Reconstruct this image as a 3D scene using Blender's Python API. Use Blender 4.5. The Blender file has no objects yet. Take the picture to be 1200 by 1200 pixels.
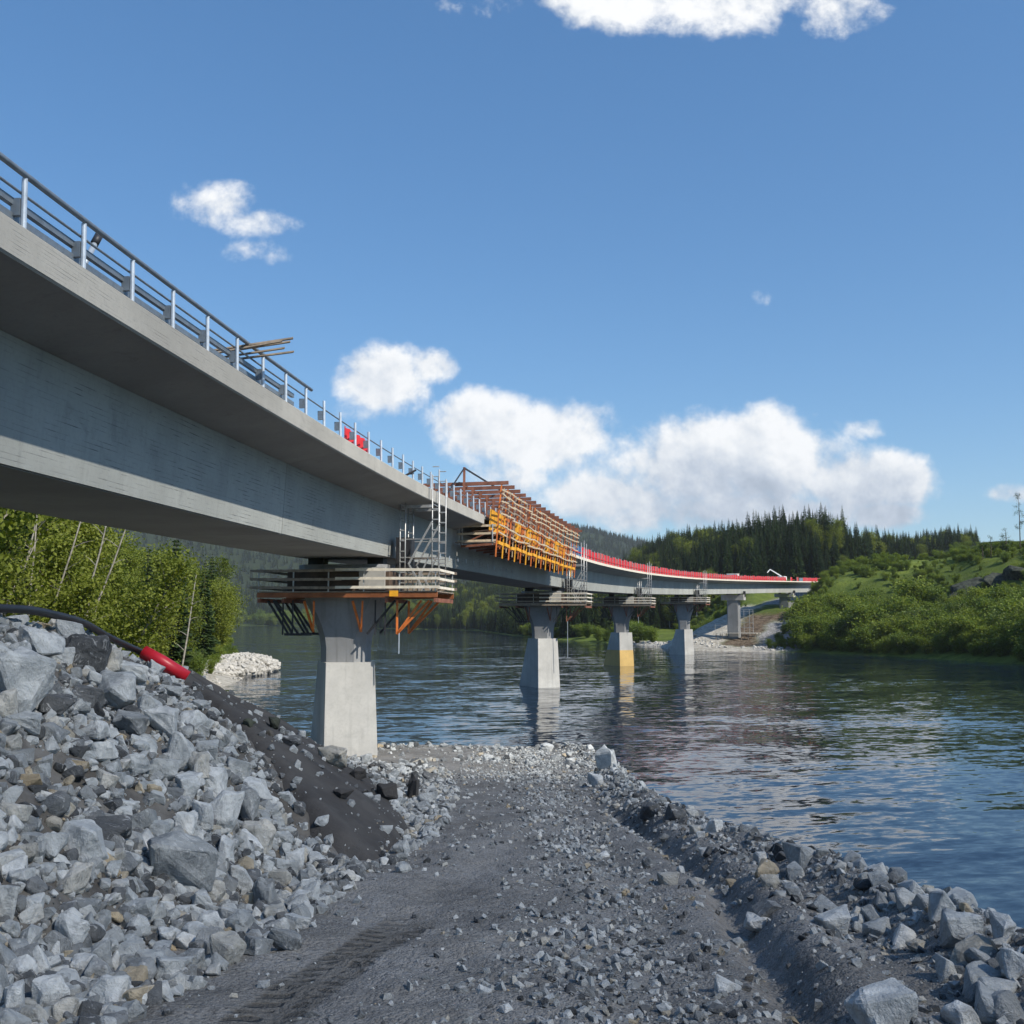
import bpy, bmesh, math, random
import numpy as np
from mathutils import Vector, Matrix, noise as mnoise
R = math.radians
rng = np.random.default_rng(7); random.seed(7)
S = bpy.context.scene; COL = S.collection

# ------------------------------------------------------------------ camera
CAMZ = 7.5
PITCH = math.atan(126 / 1200.0)
cd = bpy.data.cameras.new('camera'); cam = bpy.data.objects.new('camera', cd); COL.objects.link(cam)
cam.location = (0, 0, CAMZ); cam.rotation_euler = (math.pi / 2 + PITCH, 0, 0)
cd.sensor_width = 36; cd.lens = 36; cd.clip_start = 0.1; cd.clip_end = 20000
S.camera = cam
def ray(px, py):
    cx = (px - 600) / 1200; cy = (600 - py) / 1200
    return np.array([cx, math.cos(PITCH) - cy * math.sin(PITCH), math.sin(PITCH) + cy * math.cos(PITCH)])
def at(px, py, Y):
    r = ray(px, py); return Vector((r[0] / r[1] * Y, Y, CAMZ + r[2] / r[1] * Y))

# ------------------------------------------------------------------ light
SUN_EL, SUN_TH = 43.0, 52.0            # elevation; degrees to the right of straight behind the camera
sx, sy = math.sin(R(SUN_TH)), -math.cos(R(SUN_TH))
SUNDIR = Vector((sx * math.cos(R(SUN_EL)), sy * math.cos(R(SUN_EL)), math.sin(R(SUN_EL))))
sl = bpy.data.lights.new('sun', 'SUN'); sl.energy = 4.6; sl.angle = R(0.5); sl.color = (1.0, 0.93, 0.82)
so = bpy.data.objects.new('sun', sl); COL.objects.link(so)
so.rotation_euler = (-SUNDIR).to_track_quat('-Z', 'Y').to_euler()
S.view_settings.view_transform = 'Standard'; S.view_settings.look = 'None'
S.view_settings.exposure = 0.35; S.view_settings.gamma = 1.0; S.view_settings.use_curve_mapping = False
SKY_STRENGTH = 0.13
S.cycles.max_bounces = 6; S.cycles.diffuse_bounces = 3; S.cycles.glossy_bounces = 3; S.cycles.transmission_bounces = 3; S.cycles.transparent_max_bounces = 6; S.cycles.volume_bounces = 0
S.cycles.use_adaptive_sampling = True; S.cycles.adaptive_threshold = .02; S.cycles.use_denoising = True

# ------------------------------------------------------------------ node helpers
class NT:
    def __init__(s, tree): s.t = tree; s.n = tree.nodes; s.l = tree.links
    def add(s, typ, **kw):
        n = s.n.new(typ)
        for k, v in kw.items():
            if k == 'ins':
                for a, b in v.items(): s.put(n.inputs[a], b)
            else: setattr(n, k, v)
        return n
    def put(s, sock, v):
        if isinstance(v, bpy.types.NodeSocket): s.l.new(v, sock)
        else:
            try: sock.default_value = v
            except Exception: sock.default_value = tuple(v) + (1.0,)
    def math(s, op, a, b=0.0, c=0.0, clamp=False):
        n = s.add('ShaderNodeMath', operation=op, use_clamp=clamp)
        s.put(n.inputs[0], a); s.put(n.inputs[1], b); s.put(n.inputs[2], c); return n.outputs[0]
    def noise(s, vec, scale, detail=4, rough=0.55, dist=0.0, col=False):
        n = s.add('ShaderNodeTexNoise'); n.inputs['Scale'].default_value = scale; n.inputs['Detail'].default_value = detail
        n.inputs['Roughness'].default_value = rough; n.inputs['Distortion'].default_value = dist
        if vec is not None: s.l.new(vec, n.inputs['Vector'])
        return n.outputs['Color' if col else 'Fac']
    def ramp(s, fac, stops, interp='LINEAR'):
        n = s.add('ShaderNodeValToRGB'); cr = n.color_ramp; cr.interpolation = interp
        while len(cr.elements) < len(stops): cr.elements.new(0.5)
        for e, (p, c) in zip(cr.elements, stops):
            e.position = p; e.color = (c, c, c, 1) if isinstance(c, (int, float)) else tuple(c) + (1,)
        s.put(n.inputs[0], fac); return n.outputs[0]
    def mix(s, fac, a, b, blend='MIX'):
        n = s.add('ShaderNodeMix', data_type='RGBA', blend_type=blend)
        s.put(n.inputs[0], fac); s.put(n.inputs[6], a); s.put(n.inputs[7], b); return n.outputs[2]
    def sstep(s, v, lo, hi):
        n = s.add('ShaderNodeMapRange', interpolation_type='SMOOTHSTEP'); s.put(n.inputs[0], v)
        s.put(n.inputs[1], lo); s.put(n.inputs[2], hi); return n.outputs[0]
    def mapping(s, vec, scale=(1, 1, 1), rot=(0, 0, 0), loc=(0, 0, 0)):
        n = s.add('ShaderNodeMapping'); s.l.new(vec, n.inputs[0]); n.inputs['Scale'].default_value = scale
        n.inputs['Rotation'].default_value = rot; n.inputs['Location'].default_value = loc; return n.outputs[0]
    def bump(s, h, strength, dist, normal=None):
        n = s.add('ShaderNodeBump'); s.put(n.inputs['Height'], h); n.inputs['Strength'].default_value = strength
        n.inputs['Distance'].default_value = dist
        if normal is not None: s.l.new(normal, n.inputs['Normal'])
        return n.outputs[0]

def new_mat(name):
    m = bpy.data.materials.new(name); m.use_nodes = True; t = NT(m.node_tree)
    b = next(n for n in t.n if n.type == 'BSDF_PRINCIPLED'); t.b = b; t.out = next(n for n in t.n if n.type == 'OUTPUT_MATERIAL')
    g = t.add('ShaderNodeNewGeometry'); tc = t.add('ShaderNodeTexCoord')
    t.pos = g.outputs['Position']; t.geo = g; t.obj = tc.outputs['Object']
    return m, t

# ------------------------------------------------------------------ world: Nishita sky with scattered cumulus
def build_world():
    w = bpy.data.worlds.new('World'); S.world = w; w.use_nodes = True; t = NT(w.node_tree); t.n.clear()
    out = t.add('ShaderNodeOutputWorld')
    sky = t.add('ShaderNodeTexSky', sky_type='NISHITA'); sky.sun_disc = False
    sky.sun_elevation = R(SUN_EL); sky.sun_rotation = math.atan2(sx, sy); sky.altitude = 100
    sky.air_density = 1.0; sky.dust_density = 0.25; sky.ozone_density = 2.4
    gm = t.add('ShaderNodeGamma'); gm.inputs[1].default_value = .70; t.l.new(sky.outputs[0], gm.inputs[0])
    hs = t.add('ShaderNodeHueSaturation'); hs.inputs['Saturation'].default_value = 1.36; hs.inputs['Value'].default_value = 1.16; t.l.new(gm.outputs[0], hs.inputs['Color'])
    bg = t.add('ShaderNodeBackground'); t.l.new(t.mix(1.0, hs.outputs[0], (.86, 1.06, 1.22), 'MULTIPLY'), bg.inputs[0]); bg.inputs[1].default_value = SKY_STRENGTH
    tc = t.add('ShaderNodeTexCoord'); sep = t.add('ShaderNodeSeparateXYZ'); t.l.new(tc.outputs['Generated'], sep.inputs[0])
    X, Y, Z = sep.outputs
    ys = t.math('MAXIMUM', Y, 0.05)
    U = t.math('DIVIDE', X, ys); V = t.math('DIVIDE', Z, ys)
    P = t.add('ShaderNodeCombineXYZ'); t.l.new(U, P.inputs[0]); t.l.new(V, P.inputs[1]); P = P.outputs[0]
    # the big cumulus banks standing over the valley: directions (azimuth tangent, height tangent), radii, weight
    banks = [(252, 240, 50, 30, .66), (292, 262, 48, 20, .60), (296, 294, 34, 18, .34), (450, 448, 62, 40, .92), (508, 432, 34, 24, .8), (430, 482, 40, 20, .4),
             (560, 498, 64, 46, 1.0), (645, 510, 92, 46, 1.0), (800, 545, 130, 60, 1.05), (905, 540, 105, 62, 1.05), (1000, 562, 105, 40, 1.0), (725, 578, 100, 36, .9), (860, 598, 200, 26, .9), (600, 560, 60, 26, .5),
             (1035, 603, 48, 17, .85), (1008, 503, 28, 14, .5), (1192, 578, 34, 14, .7), (893, 347, 14, 9, .16),
             (800, -10, 190, 52, .82), (985, 12, 52, 42, .8), (575, 4, 60, 26, .48), (420, -90, 200, 60, .8), (1270, -110, 200, 60, .9)]
    nz = t.noise(P, 9.0, 6, 0.62, 0.1); nz2 = t.noise(P, 44.0, 4, 0.62)
    m = None
    for (cx, cy, rx, ry, wgt) in banks:
        r0 = ray(cx, cy); c = (r0[0] / r0[1], r0[2] / r0[1]); k = 1200.0 * .84
        v = t.add('ShaderNodeVectorMath', operation='MULTIPLY_ADD'); t.l.new(P, v.inputs[0]); v.inputs[1].default_value = (k / rx, k / ry, 0); v.inputs[2].default_value = (-c[0] * k / rx, -c[1] * k / ry, 0)
        q = t.add('ShaderNodeVectorMath', operation='DOT_PRODUCT'); t.l.new(v.outputs[0], q.inputs[0]); t.l.new(v.outputs[0], q.inputs[1])
        e = t.math('MULTIPLY_ADD', q.outputs['Value'], -wgt, wgt)
        m = e if m is None else t.math('SMOOTH_MAX', m, e, .12)
    m = t.math('MAXIMUM', m, -.8)
    d = t.math('ADD', m, t.math('MULTIPLY_ADD', nz, 2.9, -1.45))
    d = t.math('ADD', d, t.math('MULTIPLY_ADD', nz2, .55, -.275))
    front = t.sstep(Y, .12, .3)
    aF = t.math('MULTIPLY', t.sstep(d, .02, .74), front)
    # the same fair-weather cumulus goes on round the rest of the dome
    zz = t.math('ADD', t.math('MAXIMUM', Z, 0.0), .14)
    Q = t.add('ShaderNodeCombineXYZ'); t.l.new(t.math('DIVIDE', X, zz), Q.inputs[0]); t.l.new(t.math('DIVIDE', Y, zz), Q.inputs[1]); Q = Q.outputs[0]
    ng = t.noise(Q, 1.3, 4, 0.55)
    aB = t.math('MULTIPLY', t.sstep(ng, .57, .70), t.math('SUBTRACT', 1.0, t.sstep(Y, -.05, .25)))
    aB = t.math('MULTIPLY', aB, t.sstep(Z, 0.0, .05))
    # self shading: lit tops and grey undersides of the cumulus
    nup = t.noise(t.mapping(P, loc=(.014, .022, 0)), 9.0, 6, 0.62, 0.1)
    sh = t.math('MULTIPLY_ADD', t.math('SUBTRACT', nz, nup), 2.3, .86)
    n2u = t.noise(t.mapping(P, loc=(.003, .005, 0)), 44.0, 4, 0.62)
    sh = t.math('ADD', sh, t.math('MULTIPLY', t.math('SUBTRACT', nz2, n2u), .45))
    sh = t.math('ADD', sh, t.math('MULTIPLY', t.sstep(d, .6, 1.6), -.16))
    bnd = t.math('MULTIPLY', t.math('SUBTRACT', 1.0, t.sstep(V, .10, .185)), t.sstep(U, .0, .12))       # flat grey base of the big bank
    sh = t.math('SUBTRACT', sh, t.math('MULTIPLY', bnd, .55), clamp=True)
    colr = t.ramp(sh, [(0.0, (.36, .41, .49)), (.30, (.47, .52, .60)), (.62, (.66, .69, .73)), (.9, (.80, .81, .82)), (1.0, (.84, .845, .85))])
    bc = t.add('ShaderNodeBackground'); t.l.new(colr, bc.inputs[0]); bc.inputs[1].default_value = .98
    a = t.math('MAXIMUM', t.math('MULTIPLY', aF, .97), t.math('MULTIPLY', aB, .9))
    mx = t.add('ShaderNodeMixShader'); t.l.new(a, mx.inputs[0]); t.l.new(bg.outputs[0], mx.inputs[1]); t.l.new(bc.outputs[0], mx.inputs[2])
    t.l.new(mx.outputs[0], out.inputs[0])
    w.cycles.sampling_method = 'NONE'
build_world()

# ------------------------------------------------------------------ object helpers
def tag(o, label=None, cat=None, group=None, kind=None):
    if label: o['label'] = label
    if cat: o['category'] = cat
    if group: o['group'] = group
    if kind: o['kind'] = kind
    return o
def empty(name, loc=(0, 0, 0), label=None, cat=None, group=None):
    o = bpy.data.objects.new(name, None); COL.objects.link(o); o.location = loc; o.empty_display_size = .3
    return tag(o, label, cat, group)
def link(name, me, mat=None, parent=None, loc=None):
    o = bpy.data.objects.new(name, me); COL.objects.link(o)
    if mat is not None and not me.materials:
        for m in (mat if isinstance(mat, (list, tuple)) else [mat]): me.materials.append(m)
    if parent is not None:
        o.parent = parent
        if parent.parent is None: o.matrix_parent_inverse = Matrix.Translation(-parent.location)
    if loc is not None: o.location = loc
    return o
def np_mesh(name, V, F, smooth=False, matidx=None):
    """V (n,3), F (m,k) all faces with k corners"""
    me = bpy.data.meshes.new(name); V = np.asarray(V, np.float32); F = np.asarray(F, np.int32); k = F.shape[1]
    me.vertices.add(len(V)); me.vertices.foreach_set('co', V.ravel())
    me.loops.add(F.size); me.loops.foreach_set('vertex_index', F.ravel())
    me.polygons.add(len(F)); me.polygons.foreach_set('loop_start', np.arange(0, F.size, k, dtype=np.int32))
    if matidx is not None: me.polygons.foreach_set('material_index', np.asarray(matidx, np.int32))
    me.update(calc_edges=True)
    me.polygons.foreach_set('use_smooth', np.full(len(F), smooth, bool))
    return me
class MB:
    """collects boxes, bars and tubes; build() links them as one mesh object"""
    def __init__(s): s.v = []; s.f = []
    def quad8(s, p):
        b = len(s.v); s.v += [tuple(q) for q in p]
        s.f += [(b, b+3, b+2, b+1), (b+4, b+5, b+6, b+7), (b, b+1, b+5, b+4), (b+1, b+2, b+6, b+5), (b+2, b+3, b+7, b+6), (b+3, b, b+4, b+7)]
        return s
    def box(s, c, size, rz=0):
        c = Vector(c); hx, hy, hz = [q / 2 for q in size]; m = Matrix.Rotation(rz, 3, 'Z')
        return s.quad8([c + m @ Vector(q) for q in [(-hx,-hy,-hz),(hx,-hy,-hz),(hx,hy,-hz),(-hx,hy,-hz),(-hx,-hy,hz),(hx,-hy,hz),(hx,hy,hz),(-hx,hy,hz)]])
    def bar(s, a, b, w, h, up=(0, 0, 1)):
        a, b = Vector(a), Vector(b); d = (b - a).normalized(); u = Vector(up)
        if abs(d.dot(u)) > .98: u = Vector((0, 1, 0)) if abs(d.y) < .9 else Vector((1, 0, 0))
        x = d.cross(u).normalized(); z = x.cross(d).normalized(); x *= w / 2; z *= h / 2
        return s.quad8([a-x-z, a+x-z, b+x-z, b-x-z, a-x+z, a+x+z, b+x+z, b-x+z])
    def tube(s, pts, r, n=8):
        pts = [Vector(p) for p in pts]; rr = r if isinstance(r, (list, tuple)) else [r] * len(pts); b = len(s.v); u = None
        for i, p in enumerate(pts):
            d = (pts[min(i+1, len(pts)-1)] - pts[max(i-1, 0)]).normalized()
            if u is None: u = d.orthogonal().normalized()
            u = (u - d * u.dot(d)).normalized(); w = d.cross(u)
            for k in range(n):
                a = 2 * math.pi * k / n; s.v.append(tuple(p + (u * math.cos(a) + w * math.sin(a)) * rr[i]))
        for i in range(len(pts) - 1):
            for k in range(n):
                s.f.append((b+i*n+k, b+i*n+(k+1) % n, b+(i+1)*n+(k+1) % n, b+(i+1)*n+k))
        s.f.append(tuple(b+k for k in reversed(range(n)))); s.f.append(tuple(b+(len(pts)-1)*n+k for k in range(n)))
        return s
    def loft(s, rings, cap=True):
        b = len(s.v); n = len(rings[0])
        for r in rings: s.v += [tuple(q) for q in r]
        for i in range(len(rings) - 1):
            for k in range(n): s.f.append((b+i*n+k, b+i*n+(k+1) % n, b+(i+1)*n+(k+1) % n, b+(i+1)*n+k))
        if cap: s.f.append(tuple(b+k for k in reversed(range(n)))); s.f.append(tuple(b+(len(rings)-1)*n+k for k in range(n)))
        return s
    def mesh(s, name, smooth=False):
        me = bpy.data.meshes.new(name); me.from_pydata(s.v, [], s.f); me.update()
        if smooth: me.polygons.foreach_set('use_smooth', [True] * len(me.polygons))
        return me
    def build(s, name, mat, parent=None, smooth=False):
        return link(name, s.mesh(name, smooth), mat, parent)

# value noise on arrays
def vnoise(x, y, seed=0):
    x = np.asarray(x, float); y = np.asarray(y, float)
    xi = np.floor(x).astype(np.int64); yi = np.floor(y).astype(np.int64); xf = x - xi; yf = y - yi
    def hsh(a, b):
        h = (a * 374761393 + b * 668265263 + seed * 144665) & 0x7fffffff
        h = ((h ^ (h >> 13)) * 1274126177) & 0x7fffffff
        return ((h ^ (h >> 16)) & 0xffff) / 65535.0
    u = xf * xf * (3 - 2 * xf); v = yf * yf * (3 - 2 * yf)
    return (hsh(xi, yi) * (1-u) + hsh(xi+1, yi) * u) * (1-v) + (hsh(xi, yi+1) * (1-u) + hsh(xi+1, yi+1) * u) * v
def fbm(x, y, oct=4, seed=0):
    a = 0; w = .5; tot = 0
    for o in range(oct): a = a + w * vnoise(x * 2**o, y * 2**o, seed + o * 17); tot += w; w *= .5
    return a / tot - .5
def sst(x, a, b):
    t = np.clip((np.asarray(x, float) - a) / (b - a), 0, 1); return t * t * (3 - 2 * t)

# ------------------------------------------------------------------ materials
def m_plain(name, col, rough=.6, var=.25, scale=3.0, metal=0.0, bump=.15, bscale=30, bdist=.01, spec=.5):
    m, t = new_mat(name)
    n = t.noise(t.pos, scale, 5, .6)
    lo = tuple(c * (1 - var) for c in col); hi = tuple(min(1, c * (1 + var)) for c in col)
    t.l.new(t.ramp(n, [(.3, lo), (.7, hi)]), t.b.inputs['Base Color'])
    t.b.inputs['Roughness'].default_value = rough; t.b.inputs['Metallic'].default_value = metal
    t.b.inputs['Specular IOR Level'].default_value = spec
    if bump: t.l.new(t.bump(t.noise(t.pos, bscale, 4), bump, bdist), t.b.inputs['Normal'])
    return m
def m_concrete(name, col, boards=0.0, streak=.2, board_h=.12, axis='z', dark=(.05, .055, .06), tint=None, mottle=.12):
    """in situ concrete: mottling, pour stains, fine formwork-board lines"""
    m, t = new_mat(name); P = t.pos
    big = t.noise(P, .35, 6, .62); fine = t.noise(P, 9, 6, .65)
    c = t.mix(t.sstep(big, .3, .72), tuple(q * (1 - mottle) for q in col), tuple(q * (1 + mottle) for q in col))
    c = t.mix(t.math('MULTIPLY', t.sstep(fine, .45, .75), .35), c, tuple(q * .72 for q in col))
    vs = t.noise(t.mapping(P, scale=(2.2, 2.2, .12)), 1.6, 5, .6)                   # run-down streaks
    c = t.mix(t.math('MULTIPLY', t.sstep(vs, .5, .8), streak), c, tuple(q * .45 for q in col))
    h = fine
    if boards:
        sep = t.add('ShaderNodeSeparateXYZ'); t.l.new(P, sep.inputs[0]); z = sep.outputs[2]
        wob = t.math('MULTIPLY_ADD', t.noise(P, .25, 2), .06, z)
        k = t.math('DIVIDE', wob, board_h); fr = t.math('FRACT', k); line = t.math('SUBTRACT', 1.0, t.sstep(t.math('ABSOLUTE', t.math('SUBTRACT', fr, .5)), .03, .13))
        patch = t.sstep(t.noise(P, .45, 4, .6), .40, .60)
        smear = t.sstep(t.noise(t.mapping(P, scale=(.5, .5, 3)), 2.2, 6, .7), .44, .66)
        line = t.math('MULTIPLY', line, t.math('MULTIPLY_ADD', t.math('MULTIPLY', patch, smear), .8, t.math('MULTIPLY', smear, .3)))
        c = t.mix(t.math('MULTIPLY', line, boards), c, dark)
        spots = t.sstep(t.noise(P, 3.2, 8, .72), .63, .72)
        c = t.mix(t.math('MULTIPLY', spots, .5 * boards), c, tuple(q * .3 for q in col))
        h = t.math('SUBTRACT', fine, t.math('MULTIPLY', line, 1.2))
    orn = t.math('MULTIPLY_ADD', t.add('ShaderNodeObjectInfo').outputs['Random'], .22, .88); cc = t.add('ShaderNodeCombineColor'); [t.l.new(orn, cc.inputs[q]) for q in range(3)]
    c = t.mix(1.0, c, cc.outputs[0], 'MULTIPLY')
    blot = t.sstep(t.noise(P, .9, 7, .7, .8), .56, .70); c = t.mix(t.math('MULTIPLY', blot, .30), c, tuple(q * .5 for q in col))
    if tint: c = t.mix(1.0, c, tint, 'MULTIPLY')
    t.l.new(c, t.b.inputs['Base Color']); t.b.inputs['Roughness'].default_value = .82
    t.l.new(t.bump(h, .35, .012), t.b.inputs['Normal'])
    return m
M = {}
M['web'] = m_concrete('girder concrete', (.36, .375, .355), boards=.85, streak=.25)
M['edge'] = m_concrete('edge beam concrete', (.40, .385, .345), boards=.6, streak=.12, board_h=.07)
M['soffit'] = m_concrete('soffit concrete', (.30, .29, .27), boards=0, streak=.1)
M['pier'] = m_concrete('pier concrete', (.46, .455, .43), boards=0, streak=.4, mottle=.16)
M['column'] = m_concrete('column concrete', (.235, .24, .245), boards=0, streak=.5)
M['galv'] = m_plain('galvanised steel', (.50, .56, .62), .42, .15, 6, .35, .06)
M['railtube'] = m_plain('weathered rail steel', (.20, .235, .27), .45, .2, 5, .4, .05)
M['scaff'] = m_plain('scaffold tube', (.46, .46, .45), .45, .25, 4, .5, .05)
M['timber'] = m_plain('pale timber', (.52, .42, .29), .8, .3, 5, 0, .3, 40)
M['oldtimber'] = m_plain('grey weathered timber', (.27, .22, .17), .85, .35, 4, 0, .3, 40)
M['whiteboard'] = m_plain('pale sawn board', (.72, .66, .55), .75, .2, 3, 0, .2, 40)
M['darkwood'] = m_plain('dark formwork ply', (.075, .05, .035), .7, .4, 2, 0, .2, 20)
M['orange'] = m_plain('orange painted steel', (.62, .17, .035), .5, .3, 2.5, 0, .1)
M['orangedark'] = m_plain('weathered orange beam', (.25, .085, .03), .6, .45, 1.5, 0, .2)
M['redfaded'] = m_plain('faded red sheet', (.52, .075, .07), .6, .22, 1.6, 0, .2, 12)
M['yellow'] = m_plain('yellow formwork beam', (.80, .38, .025), .55, .22, 2, 0, .1)
M['rust'] = m_plain('rusty brown steel', (.22, .085, .05), .65, .4, 2.2, 0, .2)
M['black'] = m_plain('black rubber', (.02, .021, .024), .45, .3, 4, 0, .1)
M['dark'] = m_plain('dark steel', (.03, .03, .034), .5, .3, 3, .2, .1)
M['red'] = m_plain('red sheet', (.62, .028, .035), .55, .18, 1.6, 0, .2, 12)
M['redplastic'] = m_plain('red plastic pipe', (.50, .015, .028), .38, .15, 4, 0, .1)
M['blue'] = m_plain('blue paint', (.035, .12, .28), .5, .2, 2)
M['white'] = m_plain('white paint', (.75, .75, .73), .5, .12, 2)
M['ochre'] = m_concrete('ochre painted concrete', (.62, .42, .15), boards=0, streak=.25)

def m_rock(name, perobj=True):
    m, t = new_mat(name)
    if perobj:
        oc = t.add('ShaderNodeSeparateColor'); t.l.new(t.add('ShaderNodeObjectInfo').outputs['Color'], oc.inputs[0]); rnd = oc.outputs[0]
    else: rnd = t.geo.outputs['Random Per Island']
    co = t.pos
    base = t.ramp(rnd, [(0.0, (.06, .064, .066)), (.12, (.15, .155, .158)), (.30, (.31, .325, .325)), (.60, (.48, .50, .495)), (.86, (.66, .675, .66)), (.96, (.50, .47, .40)), (1.0, (.48, .38, .24))])
    off = t.add('ShaderNodeVectorMath', operation='ADD'); t.l.new(co, off.inputs[0])
    cmb = t.add('ShaderNodeCombineXYZ'); t.l.new(t.math('MULTIPLY', rnd, 37.0), cmb.inputs[0]); t.l.new(cmb.outputs[0], off.inputs[1]); co = off.outputs[0]
    n1 = t.noise(co, 3.2, 8, .66); n2 = t.noise(t.mapping(co, scale=(1, 2.4, 1), rot=(.6, .4, .9)), 6.0, 6, .7, 1.2); n3 = t.noise(co, 34, 5, .72)
    c = t.mix(t.sstep(n1, .38, .66), t.mix(1.0, base, (.62, .64, .66), 'MULTIPLY'), base)
    c = t.mix(t.math('MULTIPLY', t.sstep(n2, .55, .66), .6), c, (.58, .59, .59))
    c = t.mix(t.math('MULTIPLY', t.sstep(t.noise(co, 8.5, 6, .75, .6), .52, .64), .55), c, t.mix(1.0, base, (.42, .43, .45), 'MULTIPLY'))
    c = t.mix(t.math('MULTIPLY', t.sstep(t.noise(co, 1.7, 4), .60, .72), .30), c, (.20, .165, .12))
    c = t.mix(t.math('MULTIPLY', t.sstep(n3, .58, .75), .25), c, (.13, .135, .14))
    t.l.new(c, t.b.inputs['Base Color']); t.b.inputs['Roughness'].default_value = .85; t.b.inputs['Specular IOR Level'].default_value = .3
    hh = t.math('ADD', n1, t.math('MULTIPLY_ADD', n2, .5, t.math('MULTIPLY', n3, .18)))
    t.l.new(t.bump(hh, .95, .07), t.b.inputs['Normal'])
    return m
M['rock'] = m_rock('blasted rock'); M['rubble'] = m_rock('rubble', False)

def m_gravel():
    """crushed-stone roadway: grey fines, compacted wheel paths, tyre tread prints"""
    m, t = new_mat('crushed stone'); P = t.pos
    big = t.noise(P, .55, 6, .62); mid = t.noise(P, 4.5, 6, .66); fine = t.noise(P, 34, 5, .7)
    vor = t.add('ShaderNodeTexVoronoi'); vor.inputs['Scale'].default_value = 26; t.l.new(P, vor.inputs['Vector'])
    vor2 = t.add('ShaderNodeTexVoronoi'); vor2.inputs['Scale'].default_value = 62; t.l.new(P, vor2.inputs['Vector'])
    cell = t.add('ShaderNodeSeparateColor'); t.l.new(vor.outputs['Color'], cell.inputs[0])
    cell2 = t.add('ShaderNodeSeparateColor'); t.l.new(vor2.outputs['Color'], cell2.inputs[0])
    c = t.mix(t.sstep(big, .34, .66), (.155, .152, .144), (.265, .26, .247))
    c = t.mix(t.math('MULTIPLY', t.sstep(mid, .45, .70), .5), c, (.075, .073, .068))
    stones = t.sstep(cell.outputs[0], .62, .95); st2 = t.sstep(cell2.outputs[0], .55, .95)
    c = t.mix(t.math('MULTIPLY', stones, t.math('MULTIPLY', t.sstep(t.noise(P, 1.1, 4), .42, .62), .5)), c, (.27, .28, .29))
    c = t.mix(t.math('MULTIPLY', st2, .42), c, (.29, .285, .275))
    c = t.mix(t.math('MULTIPLY', t.sstep(t.math('SUBTRACT', 1.0, cell2.outputs[1]), .6, .95), .35), c, (.06, .058, .055))
    c = t.mix(t.math('MULTIPLY', t.sstep(t.noise(P, .8, 3), .55, .7), .3), c, (.16, .14, .11))
    # tread prints: chevron lugs along a wheel path
    sep = t.add('ShaderNodeSeparateXYZ'); t.l.new(t.mapping(P, rot=(0, 0, 0), loc=(0, 0, 0)), sep.inputs[0])
    x, y = sep.outputs[0], sep.outputs[1]
    cx = t.math('MULTIPLY_ADD', y, .19, -2.62); lx = t.math('SUBTRACT', x, cx)                    # path centre x = .19 y - 2.62
    band = t.math('MULTIPLY', t.math('SUBTRACT', 1.0, t.sstep(t.math('ABSOLUTE', lx), .20, .26)), t.math('MULTIPLY', t.sstep(y, 5.4, 6.2), t.math('SUBTRACT', 1.0, t.sstep(y, 8.6, 9.6))))
    stag = t.math('MULTIPLY', t.math('GREATER_THAN', lx, 0.0), .5)
    ph = t.math('FRACT', t.math('ADD', stag, t.math('MULTIPLY_ADD', t.math('ABSOLUTE', lx), 3.0, t.math('MULTIPLY_ADD', t.noise(P, 3.0, 2), .5, t.math('MULTIPLY', y, 6.0)))))
    lug = t.math('MULTIPLY', t.sstep(t.math('ABSOLUTE', t.math('SUBTRACT', ph, .5)), .18, .3), t.math('MULTIPLY', t.sstep(t.noise(P, 6, 4, .7), .40, .56), t.sstep(t.math('ABSOLUTE', lx), .03, .06)))
    lugb = t.math('MULTIPLY', lug, band)
    c = t.mix(t.math('MULTIPLY', band, .55), c, (.095, .088, .075))
    c = t.mix(t.math('MULTIPLY', lugb, .6), c, (.045, .042, .038))
    t.l.new(c, t.b.inputs['Base Color']); t.b.inputs['Roughness'].default_value = .9; t.b.inputs['Specular IOR Level'].default_value = .25
    hgt = t.math('ADD', t.math('MULTIPLY', mid, .35), t.math('MULTIPLY_ADD', fine, .30, t.math('MULTIPLY_ADD', t.math('SUBTRACT', .6, vor.outputs['Distance']), .42, t.math('MULTIPLY', t.math('SUBTRACT', .6, vor2.outputs['Distance']), .25))))
    hgt = t.math('SUBTRACT', hgt, t.math('MULTIPLY', lugb, .7))
    t.l.new(t.bump(hgt, .9, .05), t.b.inputs['Normal'])
    return m
M['gravel'] = m_gravel()
def m_soil(name, a, b, peb=.25):
    m, t = new_mat(name); P = t.pos
    n = t.noise(P, 1.3, 7, .65); f = t.noise(P, 28, 5, .7)
    c = t.mix(t.sstep(n, .35, .65), a, b); c = t.mix(t.math('MULTIPLY', t.sstep(f, .58, .72), peb), c, (.2, .2, .2))
    t.l.new(c, t.b.inputs['Base Color']); t.b.inputs['Roughness'].default_value = .95; t.b.inputs['Specular IOR Level'].default_value = .15
    t.l.new(t.bump(t.math('MULTIPLY_ADD', f, .3, n), .8, .06), t.b.inputs['Normal'])
    return m
M['soil'] = m_soil('dark sandy fill', (.055, .053, .052), (.08, .077, .074), .12)
M['pilebase'] = m_soil('stone dust between rocks', (.075, .07, .064), (.16, .155, .145), .5)
M['sand'] = m_soil('pale gravel beach', (.30, .29, .26), (.46, .44, .40), .2)
M['brownsoil'] = m_soil('brown excavated soil', (.09, .062, .04), (.17, .13, .095), .2)
M['crag'] = m_soil('dark crag rock', (.022, .026, .022), (.07, .078, .06), .1)

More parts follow.
